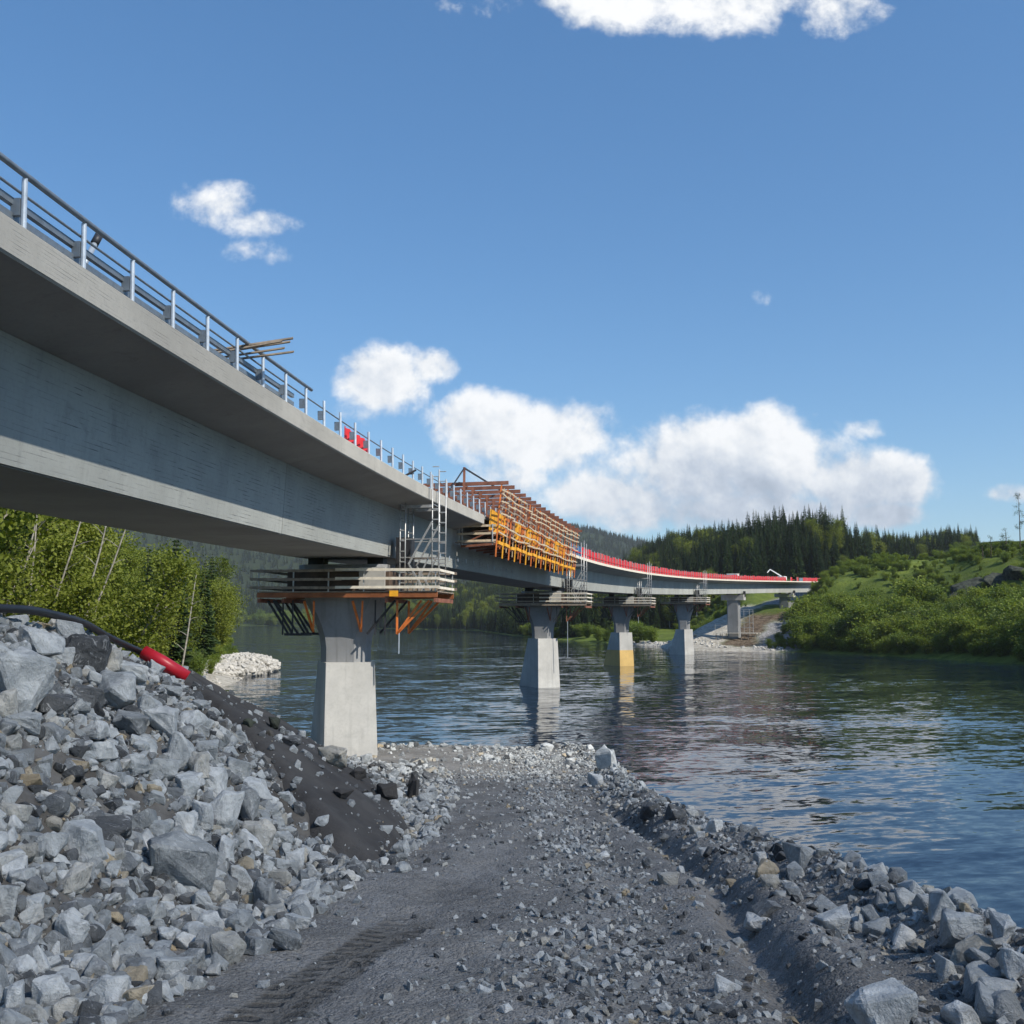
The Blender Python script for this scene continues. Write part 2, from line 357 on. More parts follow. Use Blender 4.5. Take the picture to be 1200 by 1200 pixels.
def m_water():
    m, t = new_mat('river water'); P = t.pos; b = t.b
    b.inputs['Base Color'].default_value = (.006, .014, .030, 1); b.inputs['Roughness'].default_value = .05; b.inputs['IOR'].default_value = 1.33
    # wind and current ripples as slopes, rougher and calmer lanes drifting along the stream
    flow = t.mapping(P, rot=(0, 0, R(-14)))
    def slope(scale, sc3, k, det=3, dist=.6):
        n = t.noise(t.mapping(flow, scale=sc3), scale, det, .6, dist, col=True)
        v = t.add('ShaderNodeVectorMath', operation='MULTIPLY_ADD'); t.l.new(n, v.inputs[0]); v.inputs[1].default_value = (k * .8, k, 0); v.inputs[2].default_value = (-k * .4, -k * .5, 0); return v.outputs[0]
    lane = t.sstep(t.noise(t.mapping(flow, scale=(.28, 1, 1)), .06, 5, .62, 1.4), .34, .62)
    a1 = slope(.09, (.25, 1, 1), .13, 4, 1.4); a2 = slope(.62, (.35, 1, 1), .30, 4, .8); a3 = slope(2.4, (.5, 1, 1), .20, 3, .5)
    sc = t.add('ShaderNodeVectorMath', operation='SCALE'); t.l.new(a2, sc.inputs[0]); t.l.new(t.math('MULTIPLY_ADD', lane, .85, .15), sc.inputs['Scale'])
    ad = t.add('ShaderNodeVectorMath', operation='ADD'); t.l.new(a1, ad.inputs[0]); t.l.new(sc.outputs[0], ad.inputs[1])
    ad2 = t.add('ShaderNodeVectorMath', operation='ADD'); t.l.new(ad.outputs[0], ad2.inputs[0]); t.l.new(a3, ad2.inputs[1])
    ad3 = t.add('ShaderNodeVectorMath', operation='ADD'); t.l.new(ad2.outputs[0], ad3.inputs[0]); ad3.inputs[1].default_value = (0, 0, 1)
    nm = t.add('ShaderNodeVectorMath', operation='NORMALIZE'); t.l.new(ad3.outputs[0], nm.inputs[0]); t.l.new(nm.outputs[0], b.inputs['Normal'])
    return m
M['water'] = m_water()

def m_leaf(name, cols, trans=.35, rough=.6):
    m, t = new_mat(name); oi = t.add('ShaderNodeObjectInfo').outputs['Random']
    isl = t.geo.outputs['Random Per Island']
    c = t.ramp(t.math('MULTIPLY_ADD', t.math('SUBTRACT', isl, .5), .35, t.math('MULTIPLY_ADD', oi, .75, .12), clamp=True), [(i / (len(cols) - 1), q) for i, q in enumerate(cols)])
    t.l.new(c, t.b.inputs['Base Color']); t.b.inputs['Roughness'].default_value = rough; t.b.inputs['Specular IOR Level'].default_value = .25
    tr = t.add('ShaderNodeBsdfTranslucent'); t.l.new(t.mix(1.0, c, (1.0, 1.0, .55), 'MULTIPLY'), tr.inputs[0])
    mx = t.add('ShaderNodeMixShader'); mx.inputs[0].default_value = trans
    t.l.new(t.b.outputs[0], mx.inputs[1]); t.l.new(tr.outputs[0], mx.inputs[2]); t.l.new(mx.outputs[0], t.out.inputs[0])
    return m
M['birchleaf'] = m_leaf('birch leaves', [(.075, .11, .018), (.155, .195, .026), (.225, .26, .042), (.12, .16, .022)], .42)
M['bushleaf'] = m_leaf('willow leaves', [(.06, .105, .018), (.15, .215, .03), (.235, .285, .05), (.10, .165, .024), (.19, .235, .085)], .45)
M['spruce'] = m_leaf('spruce needles', [(.022, .042, .016), (.038, .066, .022), (.058, .094, .028), (.030, .054, .020)], .2)
M['farneedle'] = m_leaf('far forest foliage', [(.020, .036, .016), (.032, .054, .022), (.05, .085, .028), (.026, .045, .02)], .15)
M['bark'] = m_plain('spruce bark', (.07, .05, .04), .9, .4, 3)
M['birchbark'] = m_plain('birch bark', (.25, .235, .20), .8, .5, 3.5)
def m_meadow():
    m, t = new_mat('hillside grass'); P = t.pos
    a = t.noise(P, .035, 6, .65); b = t.noise(P, .35, 6, .7); f = t.noise(P, 2.5, 4, .7)
    c = t.mix(t.sstep(a, .38, .62), (.08, .11, .022), (.14, .18, .036))
    c = t.mix(t.math('MULTIPLY', t.sstep(b, .45, .65), .7), c, (.055, .09, .018))
    c = t.mix(t.math('MULTIPLY', t.sstep(t.noise(P, .12, 5), .58, .7), .5), c, (.15, .14, .06))
    at_ = t.add('ShaderNodeAttribute', attribute_name='zone'); sc_ = t.add('ShaderNodeSeparateColor'); t.l.new(at_.outputs['Color'], sc_.inputs[0])
    g1 = t.noise(P, .9, 6, .7)
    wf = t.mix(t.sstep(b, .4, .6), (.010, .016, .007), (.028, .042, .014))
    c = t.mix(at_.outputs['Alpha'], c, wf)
    c = t.mix(sc_.outputs[0], c, t.mix(t.sstep(g1, .35, .65), (.27, .25, .21), (.47, .45, .40)))
    c = t.mix(sc_.outputs[1], c, t.mix(t.sstep(g1, .35, .62), (.045, .03, .02), (.17, .135, .10)))
    c = t.mix(sc_.outputs[2], c, t.mix(t.sstep(t.noise(P, 1.8, 4, .7), .35, .65), (.12, .12, .12), (.36, .36, .36)))
    t.l.new(c, t.b.inputs['Base Color']); t.b.inputs['Roughness'].default_value = .95; t.b.inputs['Specular IOR Level'].default_value = .1
    t.l.new(t.bump(t.math('ADD', b, t.math('MULTIPLY', f, .4)), .9, .6), t.b.inputs['Normal'])
    return m
M['meadow'] = m_meadow()

# ------------------------------------------------------------------ terrain and river
RIV = np.array([(-60,-400),(-14,-40),(-13,10),(-16,45),(-20,75),(-27,97),(-31,106),(-33,125),(-36,143),(-46,180),(-53,205),(-56,219),(-66,238),(-100,300),(-210,450),(-480,660),(-950,820),(-3500,900),
                (-3500,1550),(-900,1440),(-400,1340),(-300,1240),(-200,1030),(-25,705),(0,480),(15,385),(28,350),(38,300),(49,250),(66,236),(79,208),(86,172),(97,120),(112,60),(128,0),(170,-400)], float)
def river_d(x, y):
    """signed distance to the river outline: positive on land"""
    x = np.asarray(x, float); y = np.asarray(y, float); dmin = np.full(x.shape, 1e18); ins = np.zeros(x.shape, bool)
    n = len(RIV)
    for i in range(n):
        a, b = RIV[i], RIV[(i + 1) % n]; e = b - a
        t = np.clip(((x - a[0]) * e[0] + (y - a[1]) * e[1]) / (e @ e), 0, 1)
        dmin = np.minimum(dmin, (x - a[0] - t * e[0])**2 + (y - a[1] - t * e[1])**2)
        if a[1] != b[1]:
            c = ((a[1] > y) != (b[1] > y)) & (x < (b[0] - a[0]) * (y - a[1]) / (b[1] - a[1]) + a[0]); ins ^= c
    d = np.sqrt(dmin); return np.where(ins, -d, d)

# bridge axis: heading 5 degrees at s = 0, curving right
H0, KAP = 5.0, .080
_ss = np.arange(-60, 460.01, .5); _th = np.radians(H0 + KAP * _ss)
_cx = np.concatenate([[0], np.cumsum(np.sin((_th[1:] + _th[:-1]) / 2) * .5)]); _cy = np.concatenate([[0], np.cumsum(np.cos((_th[1:] + _th[:-1]) / 2) * .5)])
_i0 = np.argmin(abs(_ss)); _cx += -12.4 - _cx[_i0]; _cy += 16.3 - _cy[_i0]
ZT_S = [-60, 0, 30, 45, 60, 80, 108, 132, 156, 180, 204, 228, 264, 300, 336, 400, 460]
ZT_Z = [6.4, 6.4, 6.45, 6.68, 6.88, 6.98, 7.02, 7.3, 7.63, 8.1, 8.6, 9.2, 10.16, 11.2, 12.16, 13.85, 14.6]
_zz = np.interp(_ss, ZT_S, ZT_Z); _k = np.ones(41) / 41; _zz = np.convolve(np.pad(_zz, 20, 'edge'), _k, 'valid')
def zd(s): return CAMZ + float(np.interp(s, _ss, _zz))
def BR(s, off, z):
    """bridge point: station, offset to the right of the axis, height above the deck edge"""
    x = np.interp(s, _ss, _cx); y = np.interp(s, _ss, _cy); th = R(H0 + KAP * s)
    return Vector((x + off * math.cos(th), y - off * math.sin(th), zd(s) + z))
def head(s): return R(H0 + KAP * s)
PIERS = [36, 101, 156, 213, 264, 320]; END = 357

def br_coords(x, y):
    x = np.asarray(x, float); y = np.asarray(y, float); sh = x.shape; x = x.ravel(); y = y.ravel()
    S_ = np.arange(200, 460, 2.0); ax = np.interp(S_, _ss, _cx); ay = np.interp(S_, _ss, _cy)
    s = np.zeros(len(x)); off = np.zeros(len(x))
    for i in range(0, len(x), 20000):
        D = (x[i:i+20000, None] - ax)**2 + (y[i:i+20000, None] - ay)**2; j = D.argmin(1); s[i:i+20000] = S_[j]
        th = np.radians(H0 + KAP * S_[j]); off[i:i+20000] = (x[i:i+20000] - ax[j]) * np.cos(th) - (y[i:i+20000] - ay[j]) * np.sin(th)
    return s.reshape(sh), off.reshape(sh)

def gauss(x, y, cx, cy, sx_, sy_, h): return h * np.exp(-.5 * (((x - cx) / sx_)**2 + ((y - cy) / sy_)**2))
def T(x, y):
    x = np.asarray(x, float); y = np.asarray(y, float); d = river_d(x, y); dp = np.maximum(d, 0)
    left = sst(-x + .10 * np.maximum(y, 0) - 10, -20, 20) * (1 - sst(y, 900, 1100))
    z = np.interp(d, [-200, -12, -3, 0, 3, 12, 40, 140, 400, 2000], [-5, -3, -.9, -.05, .5, 1.6, 4, 8, 14, 20])
    # left bank climbs gently behind the first trees
    z = z + left * np.interp(dp, [0, 10, 40, 120, 400], [0, .8, 4, 22, 70])
    # ridge on the right bank
    rr = sst(x, 60, 84) * (1 - sst(y, 395, 470))
    prof = np.interp(dp, [0, 4, 12, 24, 40, 58, 90, 200], [0, .8, 2.0, 6.0, 14.5, 21.0, 22, 24])
    up = np.interp(y, [0, 150, 215, 250, 300, 345, 420], [.9, 1.0, 1.06, 1.02, .9, .74, .66])
    z = z + rr * (prof * up - .3 * np.interp(dp, [0, 40, 140], [0, 4, 8]))
    # wooded hills behind the bridge, high fells up the valley
    far = sst(dp, 4, 60); back = sst(y, 370, 440) * (1 - left)
    hl = sst(dp, 6, 120) * (24 + gauss(x, y, 88, 590, 42, 80, 13) + gauss(x, y, 20, 620, 60, 90, -3) + gauss(x, y, 170, 600, 40, 90, -3) + gauss(x, y, 275, 600, 50, 90, 8))
    z = z + hl * back * (1 - sst(y, 1000, 1300))
    z = z + far * sst(y, 1100, 2400) * (gauss(x, y, -900, 2900, 900, 700, 330) + gauss(x, y, 330, 3300, 380, 500, 105) + gauss(x, y, -2600, 2300, 900, 600, 300))
    z = z + fbm(x / 30, y / 30, 4, 3) * 5 * sst(dp, 4, 60) + fbm(x / 200, y / 200, 3, 9) * 40 * sst(dp, 200, 900) * sst(y, 1000, 1500)
    # earthworks along the bridge line at the far abutment
    s, off = br_coords(x, y)
    e = np.interp(s, [225, 240, 256, 266, 285, 300, 318, 336, 355, 359, 400, 460], [-.6, .5, 1.2, 3.2, 6.5, 9.2, 11.2, 13.0, 15.2, 19.6, 21.6, 22.6])
    wgt = (1 - sst(abs(off + 2), 9, 22)) * sst(s, 226, 244)
    z = np.where(d > -6, z * (1 - wgt) + e * wgt, z)
    return z
def axis(parts):
    out = []
    for a, b, st in parts: out += list(np.arange(a, b, st))
    return np.array(out + [parts[-1][1]])
def grid_mesh(name, xs, ys, Z, smooth=True):
    X, Y = np.meshgrid(xs, ys); n, m = X.shape; V = np.stack([X, Y, Z], -1).reshape(-1, 3); idx = np.arange(n * m).reshape(n, m)
    F = np.stack([idx[:-1, :-1], idx[:-1, 1:], idx[1:, 1:], idx[1:, :-1]], -1).reshape(-1, 4)
    return np_mesh(name, V, F, smooth)
xs = axis([(-6000, -1500, 300), (-1500, -300, 60), (-300, -120, 12), (-120, 180, 1.6), (180, 420, 8), (420, 1500, 60), (1500, 6000, 300)])
ys = axis([(-500, -40, 40), (-40, 60, 4), (60, 420, 1.6), (420, 900, 8), (900, 1600, 30), (1600, 4200, 80), (4200, 9000, 300)])
GX, GY = np.meshgrid(xs, ys)
GZ = T(GX, GY); GZ = GZ + np.where((GX > 70) & (GY < 420), 1.6 * fbm(GX / 5, GY / 5, 3, 61) * sst(river_d(GX, GY), 3, 20), 0)
tme = grid_mesh('terrain', xs, ys, GZ); GZMAX = GZ.max()
D_ = river_d(GX, GY); sB, oB = br_coords(GX, GY); nz_ = fbm(GX / 6, GY / 6, 4, 33); nf = fbm(GX / 2.2, GY / 2.2, 3, 35)
zr = sst(7 + 9 * nz_ - D_, -1.5, 1.5) * (GX < -10) * sst(GY, 84, 96) * (1 - sst(GY, 222, 232))                          # gravel shore on the left bank
near = (GX > 20) & (GX < 110) & (GY < 330)
zr = np.maximum(zr, near * sst(6.5 + 5 * nz_ - D_, -1.2, 1.2) * (1 - sst(oB, 14, 18)) * sst(sB, 222, 232))                # gravel beach at the bridge
zr = np.maximum(zr, (1 - sst(abs(oB + 9 + .10 * (sB - 280)) , 4.5 + 4 * nz_, 7 + 4 * nz_)) * sst(sB, 236, 244) * (1 - sst(sB, 322, 332)))   # sandy haul road
zg = (1 - sst(abs(oB - 6 + 4 * nz_), 11, 14)) * sst(sB, 240, 250) * (1 - sst(sB, 296, 304)) * (1 - zr)                    # brown dug slope
zb = (1 - sst(abs(oB - 12 + .12 * (sB - 262) + 4 * nz_), 4.5, 6)) * sst(sB, 236, 244) * (1 - sst(sB, 286, 292))         # grey rock slope
zb = np.maximum(zb, (1 - sst(abs(oB - 3), 13 + 3 * nz_, 15 + 3 * nz_)) * sst(sB, 322, 330) * (1 - sst(sB, 395, 410))); zg = zg * (1 - zb)
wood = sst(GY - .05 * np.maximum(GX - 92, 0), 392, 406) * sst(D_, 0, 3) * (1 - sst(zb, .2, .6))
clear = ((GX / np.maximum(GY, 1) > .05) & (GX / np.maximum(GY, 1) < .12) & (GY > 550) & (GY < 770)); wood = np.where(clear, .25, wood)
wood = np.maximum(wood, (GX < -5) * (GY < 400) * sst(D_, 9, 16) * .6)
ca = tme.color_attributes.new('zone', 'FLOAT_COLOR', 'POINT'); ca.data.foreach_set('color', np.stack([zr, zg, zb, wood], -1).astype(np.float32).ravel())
ter = link('terrain', tme, M['meadow']); tag(ter, kind='structure')
def terr(x, y): return float(T(np.array([x]), np.array([y]))[0])

wm = np_mesh('river', [(-6000, -500, 0), (6000, -500, 0), (6000, 9000, 0), (-6000, 9000, 0)], [(0, 1, 2, 3)])
tag(link('river', wm, M['water']), kind='structure')

# ------------------------------------------------------------------ foreground: causeway, rubble pile, soil spill
def road_z(y): return CAMZ + np.interp(y, [-30, 0, 45, 50, 56, 60, 66], [0.6, -1.6, -6.1, -6.5, -6.85, -7.1, -7.8])
def rim_x(y): return np.interp(y, [-30, 0, 9, 13, 17, 22, 35, 48, 54, 60], [3.6, 3.5, 3.55, 3.35, 3.1, 2.85, 3.6, 4.2, 3.6, 2.0]) + .35 * fbm(np.asarray(y, float) / 2.3, 0 * np.asarray(y, float), 3, 5)
def Hroad(x, y):
    x = np.asarray(x, float); y = np.asarray(y, float); z = road_z(y); r = rim_x(y)
    over = np.maximum(0, x - r)
    z = z - .98 * over
    z = z + .22 * np.exp(-((x - r + .35) / .38)**2) * (1 + 1.5 * fbm(x / .9, y / .9, 3, 8))         # windrow on the rim
    z = z - .9 * np.maximum(0, y - 58 - 1.5 * fbm(x / 4, y / 4, 2, 2)) - .45 * np.maximum(0, -x - 17)
    # wheel furrow near the outer edge, wheel paths, general roughness
    fx = np.interp(y, [5.8, 8.1, 11.1, 18, 26], [1.62, 1.85, 2.1, 2.0, 1.4])
    z = z - .16 * np.exp(-((x - fx) / .16)**2) * sst(y, 4, 7) * (1 - sst(y, 17, 24)) + .10 * np.exp(-((x - fx - .38) / .2)**2) * sst(y, 4, 7) * (1 - sst(y, 17, 24))
    z = z - .05 * np.exp(-((x + 2.62 - .19 * y) / .3)**2) * (1 - sst(y, 14, 20))
    z = z - .07 * np.exp(-((x - .9 - .02 * y) / .45)**2)
    z = z + .16 * fbm(x / 1.6, y / 2.2, 4, 21) + .07 * fbm(x / .35, y / .4, 3, 22) + .35 * fbm(x / 5, y / 7, 2, 23) * sst(y, 18, 35)
    z = z + .035 * fbm(x / .09, y / .1, 2, 24)
    return np.maximum(z, -2.5)
RG_Y = [-30, 0, 8, 10, 12.5, 15, 17.5, 20, 25, 30, 35, 42, 50]; RG_Z = [1.4, .8, .42, .30, .10, -.26, -.75, -1.25, -2.55, -3.6, -4.6, -5.8, -7.4]
def toe_x(y): return np.interp(y, [-30, 0, 5.9, 7.8, 10.5, 13.3, 18, 26, 34, 40], [-2.9, -2.75, -2.5, -2.2, -2.0, -1.65, -1.45, -1.7, -2.4, -3.6]) + .35 * fbm(np.asarray(y, float) / 1.7, 0 * np.asarray(y, float), 3, 31)
def Hpile(x, y):
    x = np.asarray(x, float); y = np.asarray(y, float); ridge = CAMZ + np.interp(y, RG_Y, RG_Z); toe = toe_x(y); rx = -6.35 + .3 * fbm(y / 3, y * 0, 2, 4)
    base = road_z(y) - .25; t = (toe - x) / (toe - rx)
    up = base + (ridge - base) * np.clip(t, -1, 1)**1.0
    z = np.where(x > rx, up, ridge - .62 * np.maximum(0, rx - .9 - x))
    z = np.where(x > toe, base - 1.0 * (x - toe), z)
    n = .55 * fbm(x / 1.3, y / 1.3, 4, 41) + .2 * fbm(x / .4, y / .4, 3, 42)
    return np.maximum(z + n * sst(t, -.05, .25) * (1 - sst(y, 36, 44) * .6), -2.5)
def soil_mask(x, y):
    # a tongue of dark sandy fill tipped down the slope from the ridge to the roadway
    u = (x + 6.4) / 5.2; lo = 18.2 - 6.8 * u; hi = 26.8 - 10.6 * u
    m = sst(y, lo - .7, lo + .7) * (1 - sst(y, hi - .9, hi + .9)) * sst(x, -8.5, -7) * (1 - sst(x, -1.75, -1.0))
    return m
def Hsoil(x, y):
    m = soil_mask(x, y)
    sm = Hpile(x, y) * .0 + (CAMZ + np.interp(y, RG_Y, RG_Z)) * 0
    toe = toe_x(y); base = road_z(y) - .25; ridge = CAMZ + np.interp(y, RG_Y, RG_Z); t = np.clip((toe - x) / (toe + 6.35), -1, 1)
    z = base + (ridge - base) * t
    z = np.where(x < -6.35, ridge - .5 * np.maximum(0, -7.0 - x), z)
    return z + .86 * m - .55 + .30 * fbm(x / 1.3, y / 1.3, 4, 51) + .03 * fbm(x / .15, y / .15, 2, 52)
def Hall(x, y): return np.maximum(np.maximum(Hroad(x, y), Hpile(x, y)), np.where(soil_mask(x, y) > .05, Hsoil(x, y), -9))

xs = np.concatenate([np.arange(-26, -9, .3), np.arange(-9, -2, .08), np.arange(-2, 4.4, .045), np.arange(4.4, 14, .15)])
ys = np.concatenate([np.arange(-6, 3.5, .25), np.arange(3.5, 12, .05), np.arange(12, 24, .08), np.arange(24, 68, .16)])
GX, GY = np.meshgrid(xs, ys)
cw = link('causeway', grid_mesh('causeway', xs, ys, Hroad(GX, GY)), M['gravel']); tag(cw, kind='structure')
xs = np.concatenate([np.arange(-16, -9, .25), np.arange(-9, -.4, .07)]); ys = np.concatenate([np.arange(-6, 3, .25), np.arange(3, 26, .07), np.arange(26, 46, .15)])
GX, GY = np.meshgrid(xs, ys)
pile = link('rubble_pile', grid_mesh('rubble_pile', xs, ys, Hpile(GX, GY)), M['pilebase'])
tag(pile, 'long bank of grey blasted rubble rising on the left of the gravel track', 'rock pile')
xs = np.arange(-9, -.6, .06); ys = np.arange(10, 28, .06)
GX, GY = np.meshgrid(xs, ys)
Zs = Hsoil(GX, GY); mk = soil_mask(GX, GY); Zs = np.where(mk < .02, Zs - 1.2, Zs)
tag(link('soil_heap', grid_mesh('soil_heap', xs, ys, Zs), M['soil']), 'tongue of dark sandy soil spilling down the rubble bank', 'soil heap')

def hit(px, py, H=Hall, y0=3.0, y1=75.0):
    """first point along the pixel's direction that touches the ground"""
    r = ray(px, py); r = r / r[1]; Y = np.linspace(y0, y1, 4000); Z = CAMZ + r[2] * Y; g = H(r[0] * Y, Y)
    k = np.argmax(Z <= g)
    if not (Z <= g).any(): return None
    return Vector((r[0] * Y[k], Y[k], g[k]))

# ---- rock shapes: angular blasted blocks (hull of cut corners, broken edges, rough faces)
def rock_mesh(name, seed, n=15, flat=(1, 1, 1), sub=2, rough=.05, bev=.07, box=True):
    rd = random.Random(seed); bm = bmesh.new()
    for i in range(n):
        if box and i < 8: p = Vector(((i & 1) * 2 - 1, ((i >> 1) & 1) * 2 - 1, ((i >> 2) & 1) * 2 - 1)) * .52; p += Vector([rd.uniform(-.34, .34) for _ in range(3)])
        else:
            p = Vector([rd.gauss(0, 1) for _ in range(3)]).normalized() * rd.uniform(.72, .98)
        bm.verts.new(p)
    bmesh.ops.convex_hull(bm, input=bm.verts)
    for v in [v for v in bm.verts if not v.link_faces]: bm.verts.remove(v)
    bmesh.ops.dissolve_limit(bm, angle_limit=R(9), verts=bm.verts, edges=bm.edges)
    if bev: bmesh.ops.bevel(bm, geom=bm.edges[:], offset=bev, segments=1, affect='EDGES', clamp_overlap=True)
    bmesh.ops.triangulate(bm, faces=bm.faces)
    if sub: bmesh.ops.subdivide_edges(bm, edges=bm.edges, cuts=sub, use_grid_fill=True)
    o = Vector((seed * 3.7, seed * 1.3, 0))
    bm.normal_update()
    if rough:
        for v in bm.verts:
            v.co += v.normal * (mnoise.noise(v.co * 2.2 + o) * rough * 1.5 + mnoise.noise(v.co * 6 + o) * rough * .6)
    mx = [max(abs(v.co[k]) for v in bm.verts) for k in range(3)]
    for v in bm.verts: v.co = Vector([v.co[k] / mx[k] * .5 for k in range(3)])
    me = bpy.data.meshes.new(name); bm.to_mesh(me); bm.free()
    return me
ROCKS = [rock_mesh('stone', 100 + i, 10 + i % 5, sub=2, rough=.06, bev=.06) for i in range(16)]
for me in ROCKS: me.materials.append(M['rock'])
PEB = [rock_mesh('pebble', 300 + i, 8 + i % 3, sub=0, rough=0, bev=0) for i in range(10)]
MIDR = [rock_mesh('midstone', 400 + i, 9 + i % 4, sub=0, rough=0, bev=.09) for i in range(10)]
def arrays(me):
    V = np.empty(len(me.vertices) * 3, np.float32); me.vertices.foreach_get('co', V); me.calc_loop_triangles()
    F = np.empty(len(me.loop_triangles) * 3, np.int32); me.loop_triangles.foreach_get('vertices', F); return V.reshape(-1, 3), F.reshape(-1, 3)
PEBA = [arrays(m) for m in PEB]; MIDA = [arrays(m) for m in MIDR]
def scatter_mesh(name, pts, sizes, lib, mat, parent=None, flat=(.55, 1.0), kind='stuff'):
    """many small stones as one mesh; pts (n,3), sizes (n,)"""
    n = len(pts); Vs = []; Fs = []; base = 0; which = rng.integers(0, len(lib), n)
    ax = rng.normal(size=(n, 3)); ax /= np.linalg.norm(ax, axis=1)[:, None]; an = rng.uniform(0, 6.28, n)
    c, s_ = np.cos(an), np.sin(an); x, y, z = ax.T; C = 1 - c
    Rm = np.stack([np.stack([c+x*x*C, x*y*C-z*s_, x*z*C+y*s_], -1), np.stack([y*x*C+z*s_, c+y*y*C, y*z*C-x*s_], -1), np.stack([z*x*C-y*s_, z*y*C+x*s_, c+z*z*C], -1)], 1)
    sc = np.stack([sizes * rng.uniform(.75, 1.25, n), sizes * rng.uniform(.6, 1.05, n), sizes * rng.uniform(flat[0], flat[1], n)], -1)
    for k, (V, F) in enumerate(lib):
        i = np.nonzero(which == k)[0]
        if not len(i): continue
        W = np.einsum('nij,nvj->nvi', Rm[i], V[None] * sc[i][:, None, :]) + pts[i][:, None, :]
        Vs.append(W.reshape(-1, 3)); Fs.append((F[None] + (np.arange(len(i)) * len(V))[:, None, None] + base).reshape(-1, 3)); base += len(i) * len(V)
    me = np_mesh(name, np.concatenate(Vs), np.concatenate(Fs)); o = link(name, me, mat, parent)
    if kind: o['kind'] = kind
    return o

def put_rock(name, P, w, d, h, rz, tilt=.15, parent=None, sink=.22, var=None, tone=None):
    me = ROCKS[var if var is not None else random.randrange(len(ROCKS))]
    o = bpy.data.objects.new(name, me); COL.objects.link(o)
    o.rotation_euler = (random.uniform(-tilt, tilt), random.uniform(-tilt, tilt), rz); o.scale = (w, d, h); o.color = (random.random() if tone is None else tone, 0, 0, 1)
    o.location = (P.x, P.y, P.z + h * (.5 - sink))
    if parent is not None: o.parent = parent; o.matrix_parent_inverse = Matrix.Translation(-parent.location)
    return o
OCC = []                                                    # occupied (x, y, r)
def rock_px(name, px, py, wp, hp, parent=None, var=None, rz=None, sink=.2, tilt=.2, tone=None):
    P = hit(px, py + hp * .38)
    if P is None: return None
    k = P.y / 1200.0; w = wp * k * 1.0; h = hp * k * 1.08; d = w * random.uniform(.7, 1.0)
    P.y += d * .25; OCC.append((P.x, P.y, max(w, d) * .5))
    return put_rock(name, P, w, d, h, random.uniform(0, 6.28) if rz is None else rz, tilt, parent, sink, var, tone)
# the blocks one can point at in the bank on the left (pixel centre, width, height)
pile_px = [(8,795,72,78),(35,748,66,38),(95,762,56,44),(42,803,32,38),(132,811,84,52),(60,828,54,28),(97,815,46,28),(190,850,36,42),(205,885,48,50),(256,954,46,56),(290,945,32,48),(206,1020,82,74),(90,986,68,46),
 (81,1036,50,34),(78,1096,42,50),(35,1060,32,28),(3,1062,24,42),(55,1175,40,48),(120,1172,48,42),(162,1172,42,28),(158,1090,29,31),(155,1068,46,20),(295,984,48,40),(278,1027,32,36),(332,1104,42,25),(309,1051,36,38),
 (344,1012,22,32),(20,765,40,30),(62,770,44,24),(78,740,34,26),(120,775,40,30),(150,790,40,28),(170,830,36,30),(150,850,44,26),(110,858,34,26),(28,850,40,30),(55,860,36,24),(10,870,36,26),(230,900,34,36),(185,905,46,30),
 (215,925,40,32),(245,915,42,34),(150,895,46,28),(110,880,44,24),(20,890,28,22),(235,960,30,40),(165,965,40,28),(185,975,32,24),(215,970,32,36),(275,900,34,24),(300,925,40,28),(265,1000,30,36),(235,1060,30,34),(252,1045,26,26),
 (280,1085,36,32),(245,1085,34,28),(265,1118,40,34),(225,1095,40,22),(190,1100,32,26),(150,1118,46,34),(175,1135,40,30),(200,1140,42,26),(220,1128,36,22),(110,1125,40,36),(95,1140,36,30),(30,1100,36,26),(10,1090,30,24),(20,1140,36,34),
 (50,1130,32,26),(10,1180,36,44),(85,1185,36,36),(30,1195,40,30),(320,1075,32,22),(345,1058,30,22),(365,1050,26,16),(370,1010,26,20),(330,985,26,20),(325,1030,28,22),(240,880,28,24),(262,935,24,20),(220,1005,30,26),(0,830,40,40),(45,905,24,18),(120,915,30,20),(20,1030,28,20),(120,1010,26,20),(140,1040,24,18),(118,1075,24,20),(345,1085,28,18),(300,1110,34,22)]
stones = []
for (px, py, w, h) in pile_px:
    tn = {(95,762): .05, (60,828): .10, (97,815): .14, (42,803): .3, (206,1020): .42, (162,1172): .985, (35,1060): .86, (3,1062): .88, (290,945): .33}.get((px, py), random.choice((.35, .5, .6, .62, .7, .74, .8, .84, .86, .3, .93)))
    o = rock_px('stone', px, py, w, h, pile, tone=tn)
    if o: stones.append(o)
def free(x, y, r, f=.72):
    for (a, b, q) in OCC:
        if (a - x)**2 + (b - y)**2 < (f * (q + r))**2: return False
    return True
# fill: smaller blocks between them
tries = 0
while len(stones) < 292 and tries < 9000:
    tries += 1
    y = 4.5 + 36 * random.random()**1.5; t = random.random(); x = float(toe_x(y)) + .2 - t * 5.4
    if soil_mask(np.array(x), np.array(y)) > .3: continue
    if abs(x / y) > .62: continue
    r = (.06 + .12 * random.random()**2.0) * (1 + .012 * y); 
    if y > 20 and random.random() < .55: continue
    if not free(x, y, r): continue
    OCC.append((x, y, r)); z = float(Hall(np.array(x), np.array(y)))
    stones.append(put_rock('stone', Vector((x, y, z)), r * 2.1, r * 2 * random.uniform(.65, 1), r * 2 * random.uniform(.5, .85), random.uniform(0, 6.28), .5, pile, .28))
